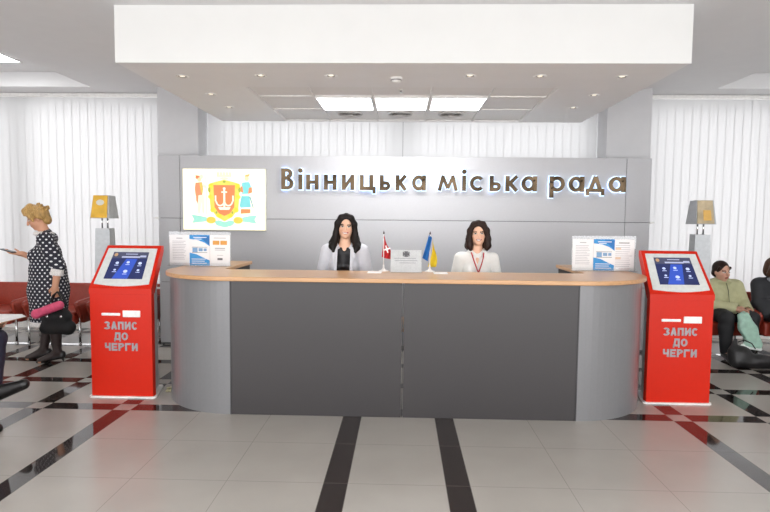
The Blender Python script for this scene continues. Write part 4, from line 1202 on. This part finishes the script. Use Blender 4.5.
for q, c0, c1 in (('L', (.237, .196, 1.085), (.242, .182, .995)), ('R', (-.215, -.052, 1.10), (-.195, -.115, 1.125))):
    F = Field(np.minimum(c0, c1) - .12, np.maximum(c0, c1) + .12, .006); F.cap(c0, c1, .058, .066, 0)
    d = unit(np.array(c1) - np.array(c0)); e = np.array(c1) + d * .012; s0 = np.array(c0)
    F.keep(lambda X, Y, Z: np.maximum((X - e[0]) * d[0] + (Y - e[1]) * d[1] + (Z - e[2]) * d[2], -((X - s0[0]) * d[0] + (Y - s0[1]) * d[1] + (Z - s0[2]) * d[2])))
    field_obj('lace_cuff', F, LACE, t)
F = Field((-.25, -.3, .02), (.25, .3, .70), .007); add_body(F, J, 1.10, 0, .006, 'legs'); F.keep(lambda X, Y, Z: .06 - Z + 0 * X); add_feet(F, J, .004); field_obj('tights', F, TIGHTS, t)
for q in 'LR':
    a, to = np.array(J['a' + q]), np.array(J['t' + q]); d = unit((to - a) * (1, 1, 0))
    hl = a - d * .045 + np.array((0, 0, -.06))
    F = Field(np.minimum(a, to) - .12, np.maximum(a, to) + .12, .005)
    F.cap(hl, to + (0, 0, .002), .034, .030, .01); F.cap(hl + (0, 0, .02), hl, .036, .036, .01)
    F.cut_ell(a + d * .035 + np.array((0, 0, -.01)), (.036, .085, .060)); F.cap(hl - d * .006, np.array((hl[0], hl[1], 0.010)) - d * .012, .016, .007, .01)
    F.cap(to - d * .06 + (0, 0, -.008), to + d * .03 + (0, 0, -.012), .022, .012, .01)
    F.keep(lambda X, Y, Z: .003 - Z + 0 * X + 0 * Y); field_obj('shoe', F, SHOE, t)
F = Field((-.2, -.26, 1.46), (.2, .16, 1.80), .006)
H = lambda *p: gp(hc, HR, 1.04, *p)
F.ell(H(0, .030, .040), (.088, .102, .092), .01, HR); F.ell(H(0, .075, .02), (.078, .06, .085), .02, HR); F.ell(H(0, .075, -.05), (.072, .05, .06), .02, HR)
for k in range(9):
    a = -1.0 + k * .25
    F.chain([H(.03 * a, .0, .13), H(.058 * a, -.058, .104), H(.070 * a, -.078, .080 - .012 * abs(a))], [.026, .024, .012], .02)
for sx in (-1, 1):
    F.chain([H(.078 * sx, -.05, .07), H(.084 * sx, -.03, .02), H(.080 * sx, -.035, -.02)], [.028, .024, .012], .012); F.ell(H(.07 * sx, .05, .02), (.035, .055, .06), .02, HR)
F.cut_ell(H(0, -.098, -.03), (.066, .055, .085), HR)
rn = np.random.RandomState(3)
for k in range(45):
    v = rn.normal(size=3); v /= np.linalg.norm(v)
    if v[2] < -.2 or v[1] < -.75: continue
    F.ell(H(v[0] * .09, .035 + v[1] * .105, .045 + v[2] * .092), (.018, .022, .012), .012, HR)
field_obj('hair', F, HAIR_BLONDE, t)

# phone in her hand
ph = thing('mobile_phone', 'dark mobile phone held up by the woman in the polka dot dress', 'phone', (WX - .405, WY - .005, 1.234))
bm = B(); box(bm, -.078, .078, -.036, .036, -.0045, .0045, .004)
bmesh.ops.rotate(bm, cent=(0, 0, 0), matrix=Matrix.Rotation(math.radians(14), 3, 'Y'), verts=bm.verts); obj('case', bm, mat('phone_black', '1a1a1e', .3), ph)
bm = B(); box(bm, -.070, .070, -.032, .032, .0047, .0052)
bmesh.ops.rotate(bm, cent=(0, 0, 0), matrix=Matrix.Rotation(math.radians(14), 3, 'Y'), verts=bm.verts); obj('screen', bm, mat('phone_screen', '2c3442', .1), ph)

# handbag hanging from her left hand
BX, BYY = -3.655, 5.765
hb = thing('handbag', 'black handbag hanging from the hand of the woman in the polka dot dress', 'bag', (BX, BYY, .36))
FUR = mat('black_fabric', '0f0e10', .8, var=.3, scale=60, bump=.5)
F = Field((-.26, -.14, -.03), (.26, .14, .34), .007)
F.cap((-.12, 0, .065), (.12, 0, .065), .065, .065, .0); F.cap((-.095, 0, .17), (.095, 0, .19), .062, .062, .06); F.cap((-.06, 0, .235), (.08, 0, .25), .035, .035, .04)
F.cap((.12, 0, .06), (.15, 0, .09), .05, .04, .04)
field_obj('body', F, FUR, hb)
for yy in (-.03, .03):
    bm = B(); tube(bm, [(-.075, yy, .26), (-.065, yy * .8, .33), (-.03, yy * .4, .42), (.012, yy * .2, .455), (.045, yy * .4, .42), (.075, yy * .8, .34), (.085, yy, .26)], .008, 8); obj('handle', bm, SHOE, hb)
for x in (-.07, .08):
    bm = B(); lathe(bm, [(.014, 0), (.012, .006), (.0005, .008)], 0, 0, 12); bmesh.ops.rotate(bm, cent=(0, 0, 0), matrix=Matrix.Rotation(PI / 2, 3, 'X'), verts=bm.verts)
    bmesh.ops.translate(bm, vec=(x, -.058, .20), verts=bm.verts); obj('stud', bm, CHROME, hb)
F = Field((-.24, -.14, -.12), (.24, .14, .16), .006); F.cap((-.15, -.012, -.015), (.09, -.012, .075), .046, .046, 0); F.ell((-.16, -.012, -.02), (.05, .045, .05), .02); F.cap((-.05, -.03, .03), (.10, -.03, .085), .036, .036, .02)
o = field_obj('pink_pouch', F, mat('pink_fabric', 'e0567c', .6, var=.12, bump=.3), None); o.location = (BX - .02, BYY - .055, .36 + .245)
tag(o, 'bright pink soft pouch lying across the top of the black handbag', 'pouch')

# ---- person in the green jacket
GX, GY = 3.98, 6.96
t = thing('person', 'person with short dark hair in a pale green jacket, sitting by the blinds', 'person', (GX, GY, 0))
J = dict(P=(0, .10, .545), C=(.01, .03, .72), N=(-.015, -.03, .895), sL=(.175, .0, .835), sR=(-.175, .0, .835), eL=(.220, -.08, .63), eR=(-.24, -.08, .63), wL=(.17, -.27, .575), wR=(.01, -.29, .60),
         hL=(.09, .08, .53), hR=(-.09, .08, .53), kL=(.16, -.37, .50), kR=(-.13, -.37, .50), aL=(.15, -.37, .10), aR=(-.12, -.36, .10), tL=(.18, -.54, .03), tR=(-.15, -.53, .03))
hc = (-.045, -.075, 1.025)
HR = figure(t, J, hc, (.25, -1, -.12), 'd0a088', s=1.0, g=1.05, h=.007, lo=(-.42, -.66, 0), hi=(.42, .3, 1.2), face=1.08,
            hands=[((.17, -.27, .575), (-.55, -.75, -.25), (-.3, .1, -1), (.3, -.3, 1), dict(curl=.5)), ((.01, -.29, .60), (.75, -.55, -.25), (.2, .2, -1), (-.2, -.3, 1), dict(curl=.5))],
            colkw=dict(lip='a05a50', brow='2b1f1a', smile=False))
F = Field((-.42, -.45, .44), (.42, .32, .98), .007); add_body(F, J, 1.10, .01, .032, 'torso arms', belly=.04)
F.ell((-.02, -.03, .905), (.10, .10, .045), .03); F.cap((-.2, -.10, .56), (.2, -.10, .56), .07, .07, .05)
F.cut_ell((-.03, -.06, .965), (.062, .075, .06)); F.cut_cap((.17, -.275, .572), (.10, -.40, .55), .05, .09); F.cut_cap((.02, -.30, .60), (.12, -.40, .57), .05, .09)
jk = field_obj('jacket', F, GREEN, t)
bm = B(); tube(bm, [(-.02, -.135, .89), (.0, -.150, .80), (.005, -.165, .70), (.005, -.18, .60)], .005, 6); obj('zip', bm, mat('zip_olive', '6f7052', .5), jk)
F = Field((-.36, -.52, .06), (.36, .3, .66), .008); add_body(F, J, 1.1, 0, .022, 'torso legs'); F.keep(lambda X, Y, Z: np.maximum(Z - .60, .07 - Z) + 0 * X); field_obj('trousers', F, TROUSER, t)
F = Field((-.3, -.65, 0), (.3, -.25, .2), .008); add_feet(F, J, .008); F.keep(lambda X, Y, Z: np.maximum(Z - .09, .003 - Z) + 0 * X); field_obj('shoes', F, SHOE, t)
F = Field((-.22, -.24, .9), (.2, .14, 1.22), .006); H = lambda *p: gp(hc, HR, 1.0, *p)
F.ell(H(0, .03, .035), (.087, .10, .096), .01, HR); F.ell(H(0, .06, -.03), (.08, .06, .06), .02, HR)
for sx in (-1, 1): F.chain([H(.075 * sx, -.035, .05), H(.078 * sx, -.012, .01)], [.018, .010], .01)
F.cut_ell(H(0, -.105, -.035), (.070, .075, .100), HR); field_obj('hair', F, HAIR_DARK, t)

pb = thing('plastic_bag', 'pale mint green plastic bag hanging from the lap of the person in green', 'bag', (GX + .04, GY - .52, .20))
F = Field((-.2, -.1, -.05), (.22, .12, .42), .007)
F.chain([(-.085, .03, .345), (-.05, .0, .22), (.03, 0, .06)], [.035, .06, .06], .05); F.chain([(-.02, .03, .36), (.03, .0, .2), (.11, 0, .03)], [.03, .05, .045], .05); F.cap((-.03, 0, .02), (.12, 0, -.005), .03, .022, .03)
F.keep(lambda X, Y, Z: np.maximum(np.abs(Y - .01) - .045, 0 * X + 0 * Z - 1)); field_obj('bag_body', F, mat('mint_plastic', '9dc0af', .35, var=.12, scale=20, bump=.4), pb)
F = Field((-.2, -.1, -.09), (.25, .12, .08), .006); F.cap((-.06, -.005, .005), (.135, -.005, -.030), .026, .02, .0); field_obj('white_hem', F, mat('white_plastic', 'e4ebe6', .4, bump=.3), pb)
bm = B(); tube(bm, [(-.09, .03, .33), (-.075, .04, .385), (-.04, .05, .395), (-.01, .04, .36)], .008, 6); obj('handle', bm, MATS['mint_plastic'], pb)

fb = thing('shopping_bag', 'slumped black shopping bag on the floor at the feet of the person in green', 'bag', (3.93, 6.22, 0))
F = Field((-.36, -.16, 0), (.34, .18, .40), .007)
F.cap((-.17, 0, .075), (.20, -.02, .065), .072, .062, 0); F.ell((-.12, .02, .15), (.13, .09, .10), .05); F.ell((.08, .0, .11), (.14, .08, .05), .04); F.cap((.2, -.02, .05), (.265, -.03, .035), .035, .02, .03); F.cap((-.2, .02, .2), (-.17, .03, .31), .04, .02, .04)
F.keep(lambda X, Y, Z: .002 - Z + 0 * X + 0 * Y); field_obj('bag_body', F, mat('black_patterned_plastic', '161415', .45, var=.5, scale=22, bump=.5), fb)
bm = B(); tube(bm, [(-.17, -.02, .30), (-.13, -.06, .33), (-.06, -.08, .30), (-.02, -.085, .24)], .007, 6); obj('handle', bm, BLACK, fb)

# ---- person in the dark coat at the right edge
CX, CY = 4.60, 6.96
t = thing('person', 'person with brown hair in a charcoal coat and grey scarf, sitting at the right edge', 'person', (CX, CY, 0))
J = dict(P=(0, .10, .545), C=(0, .04, .74), N=(0, -.02, .915), sL=(.165, .01, .86), sR=(-.165, .01, .86), eL=(.245, -.07, .64), eR=(-.195, -.07, .64), wL=(.09, -.25, .60), wR=(-.05, -.26, .61),
         hL=(.09, .08, .53), hR=(-.09, .08, .53), kL=(.11, -.36, .50), kR=(-.09, -.36, .50), aL=(.11, -.32, .10), aR=(-.08, -.32, .10), tL=(.12, -.48, .03), tR=(-.09, -.48, .03))
hc = (.0, -.055, 1.060)
HR = figure(t, J, hc, (.35, -1, -.1), 'd9a083', s=1.0, g=.98, h=.007, lo=(-.42, -.6, 0), hi=(.42, .3, 1.24),
            hands=[((.09, -.25, .60), (-.8, -.5, -.1), (0, .3, -1), (.2, -.4, .8), dict(curl=.5)), ((-.05, -.26, .61), (.8, -.5, -.1), (0, .3, -1), (-.2, -.4, .8), dict(curl=.5))], colkw=dict(smile=False))
F = Field((-.42, -.45, .40), (.42, .32, 1.0), .007); add_body(F, J, 1.02, .015, .036, 'torso arms'); F.cap((-.17, -.16, .55), (.17, -.16, .55), .085, .085, .06); F.cap((-.1, -.30, .55), (.1, -.30, .55), .075, .075, .06)
F.cut_ell((0, -.05, .975), (.07, .085, .06)); F.cut_cap((.06, -.275, .60), (-.03, -.36, .62), .05, .07); F.cut_cap((-.04, -.29, .61), (.05, -.37, .62), .05, .06); field_obj('coat', F, COAT, t)
F = Field((-.2, -.25, .82), (.2, .2, 1.02), .006); F.ell((0, -.03, .925), (.105, .115, .04), .01); F.chain([(-.04, -.13, .92), (-.03, -.165, .86), (-.02, -.18, .78)], [.04, .04, .03], .02); F.cut_ell((0, -.03, .97), (.058, .065, .07)); field_obj('scarf', F, mat('grey_scarf', '9a9aa2', .8, var=.45, scale=28, bump=.3), t)
F = Field((-.32, -.48, .06), (.32, .3, .66), .008); add_body(F, J, 1.05, 0, .02, 'torso legs'); F.keep(lambda X, Y, Z: np.maximum(Z - .55, .07 - Z) + 0 * X); field_obj('trousers', F, TROUSER, t)
F = Field((-.3, -.6, 0), (.3, -.2, .2), .008); add_feet(F, J, .008); F.keep(lambda X, Y, Z: np.maximum(Z - .09, .003 - Z) + 0 * X); field_obj('shoes', F, SHOE, t)
F = Field((-.22, -.24, .88), (.22, .2, 1.26), .006); H = lambda *p: gp(hc, HR, 1.0, *p)
F.ell(H(0, .03, .04), (.104, .110, .105), .01, HR); F.ell(H(0, .07, -.03), (.10, .07, .09), .03, HR)
for sx in (-1, 1): F.chain([H(.06 * sx, -.06, .09), H(.094 * sx, -.03, .03), H(.098 * sx, .0, -.06)], [.034, .036, .036], .02)
F.cut_ell(H(0, -.105, -.035), (.062, .075, .100), HR); field_obj('hair', F, HAIR_BROWN, t)
gl = thing('folded_gloves', 'pale grey folded gloves in the lap of the person in the dark coat', 'gloves', (CX + .02, CY - .375, .645))
F = Field((-.15, -.08, -.05), (.15, .08, .08), .006); F.cap((-.07, 0, .0), (.05, 0, .01), .024, .026, 0); F.cap((-.05, -.02, .02), (.07, -.01, .02), .018, .02, .01); F.cap((.03, .0, .01), (.09, .01, -.005), .016, .012, .01)
field_obj('glove_pair', F, mat('pale_knit', 'c9cacb', .8, var=.2, scale=40, bump=.4), gl)

# ---- man at the left edge, crossed legs
MX, MY = -3.405, 4.13
t = thing('person', 'person in dark navy trousers sitting cross-legged at the left edge with papers', 'person', (MX, MY, 0), PI / 2)
J = dict(P=(0, .16, .545), C=(0, .13, .84), N=(0, .10, 1.10), sL=(.19, .10, 1.04), sR=(-.19, .10, 1.04), eL=(.26, .06, .76), eR=(-.26, .04, .78), wL=(.14, -.20, .76), wR=(-.12, -.22, .77),
         hL=(.09, .12, .54), hR=(-.09, .12, .54), kL=(-.02, -.28, .50), kR=(.00, -.305, .675), aL=(-.115, -.24, .10), aR=(-.03, -.300, .290), tL=(-.15, -.40, .03), tR=(-.03, -.535, .335))
hc = (0, .05, 1.29)
HR = figure(t, J, hc, (0, -1, -.3), 'd0a086', s=1.04, g=1.08, h=.009, lo=(-.42, -.62, 0), hi=(.42, .4, 1.46),
            hands=[((.14, -.20, .76), (-.3, -.9, .1), (-.5, 0, .8), (.4, -.3, .6), dict(curl=.3)), ((-.12, -.22, .77), (.3, -.9, .1), (.5, 0, .8), (-.4, -.3, .6), dict(curl=.3))], colkw=dict(smile=False))
F = Field((-.45, -.32, .44), (.45, .42, 1.16), .009); add_body(F, J, 1.1, 0, .03, 'torso arms'); F.cut_ell((0, .06, 1.16), (.08, .09, .06)); F.cut_cap((.14, -.20, .76), (.05, -.4, .78), .045, .06); F.cut_cap((-.12, -.22, .77), (-.04, -.4, .78), .045, .06)
field_obj('jacket', F, mat('navy_jacket', '22252f', .7, bump=.15), t)
F = Field((-.4, -.48, .06), (.4, .36, .80), .008); add_body(F, J, 1.05, 0, .016, 'legs torso'); F.keep(lambda X, Y, Z: np.maximum(Z - .74, .08 - Z) + 0 * X); F.cap((-.03, -.300, .285), (-.03, -.31, .255), .058, .055, .01); field_obj('trousers', F, NAVY, t)
for q in 'LR':
    a, to = np.array(J['a' + q]), np.array(J['t' + q]); d = unit(to - a); up_ = np.array((0, 0, 1.0))
    hl = a + np.array((0, .02, -.075))
    F = Field(np.minimum(np.minimum(a, to), hl) - .1, np.maximum(np.maximum(a, to), hl) + .1, .006)
    F.cap(hl, to + (0, 0, -.012), .040, .032, .0); F.cap(a + (0, 0, -.03), hl, .042, .040, .02); F.cap(a + (0, -.02, -.03), to + d * .01, .044, .026, .03)
    d3 = unit((to - a) * (1, 1, 0)); h3 = a - d3 * .03 + np.array((0, 0, -.045)); F.cap(a + (0, 0, -.005), h3, .040, .038, .01); F.cap(h3, to, .038, .034, .01); F.cap(a + (0, 0, -.015), to, .040, .032, .01)
    if q == 'L': F.keep(lambda X, Y, Z: .003 - Z + 0 * X + 0 * Y)
    field_obj('shoe', F, SHOE, t)
hr = F = Field((-.18, -.12, 1.2), (.18, .22, 1.5), .008); H = lambda *p: gp(hc, HR, 1.04, *p); F.ell(H(0, .03, .035), (.088, .10, .096), .01, HR); F.cut_ell(H(0, -.105, -.035), (.070, .075, .100), HR); field_obj('hair', F, HAIR_BROWN, t)
pp = thing('papers', 'white papers in a tan folder held by the man at the left edge', 'papers', (-3.05, 4.10, .835))
bm = B(); box(bm, -.13, .11, -.15, .15, -.012, -.004, .002, 1); obj('folder', bm, mat('tan_folder', 'b79474', .6), pp)
for i in range(3):
    bm = B(); box(bm, -.12 + .006 * i, .115 - .01 * i, -.14, .14, .001 + .006 * i - .005, .005 + .006 * i - .005)
    bmesh.ops.rotate(bm, cent=(0, 0, 0), matrix=Matrix.Rotation(.05 * (i - 1), 3, 'Z'), verts=bm.verts); obj('sheet', bm, PAPER, pp)
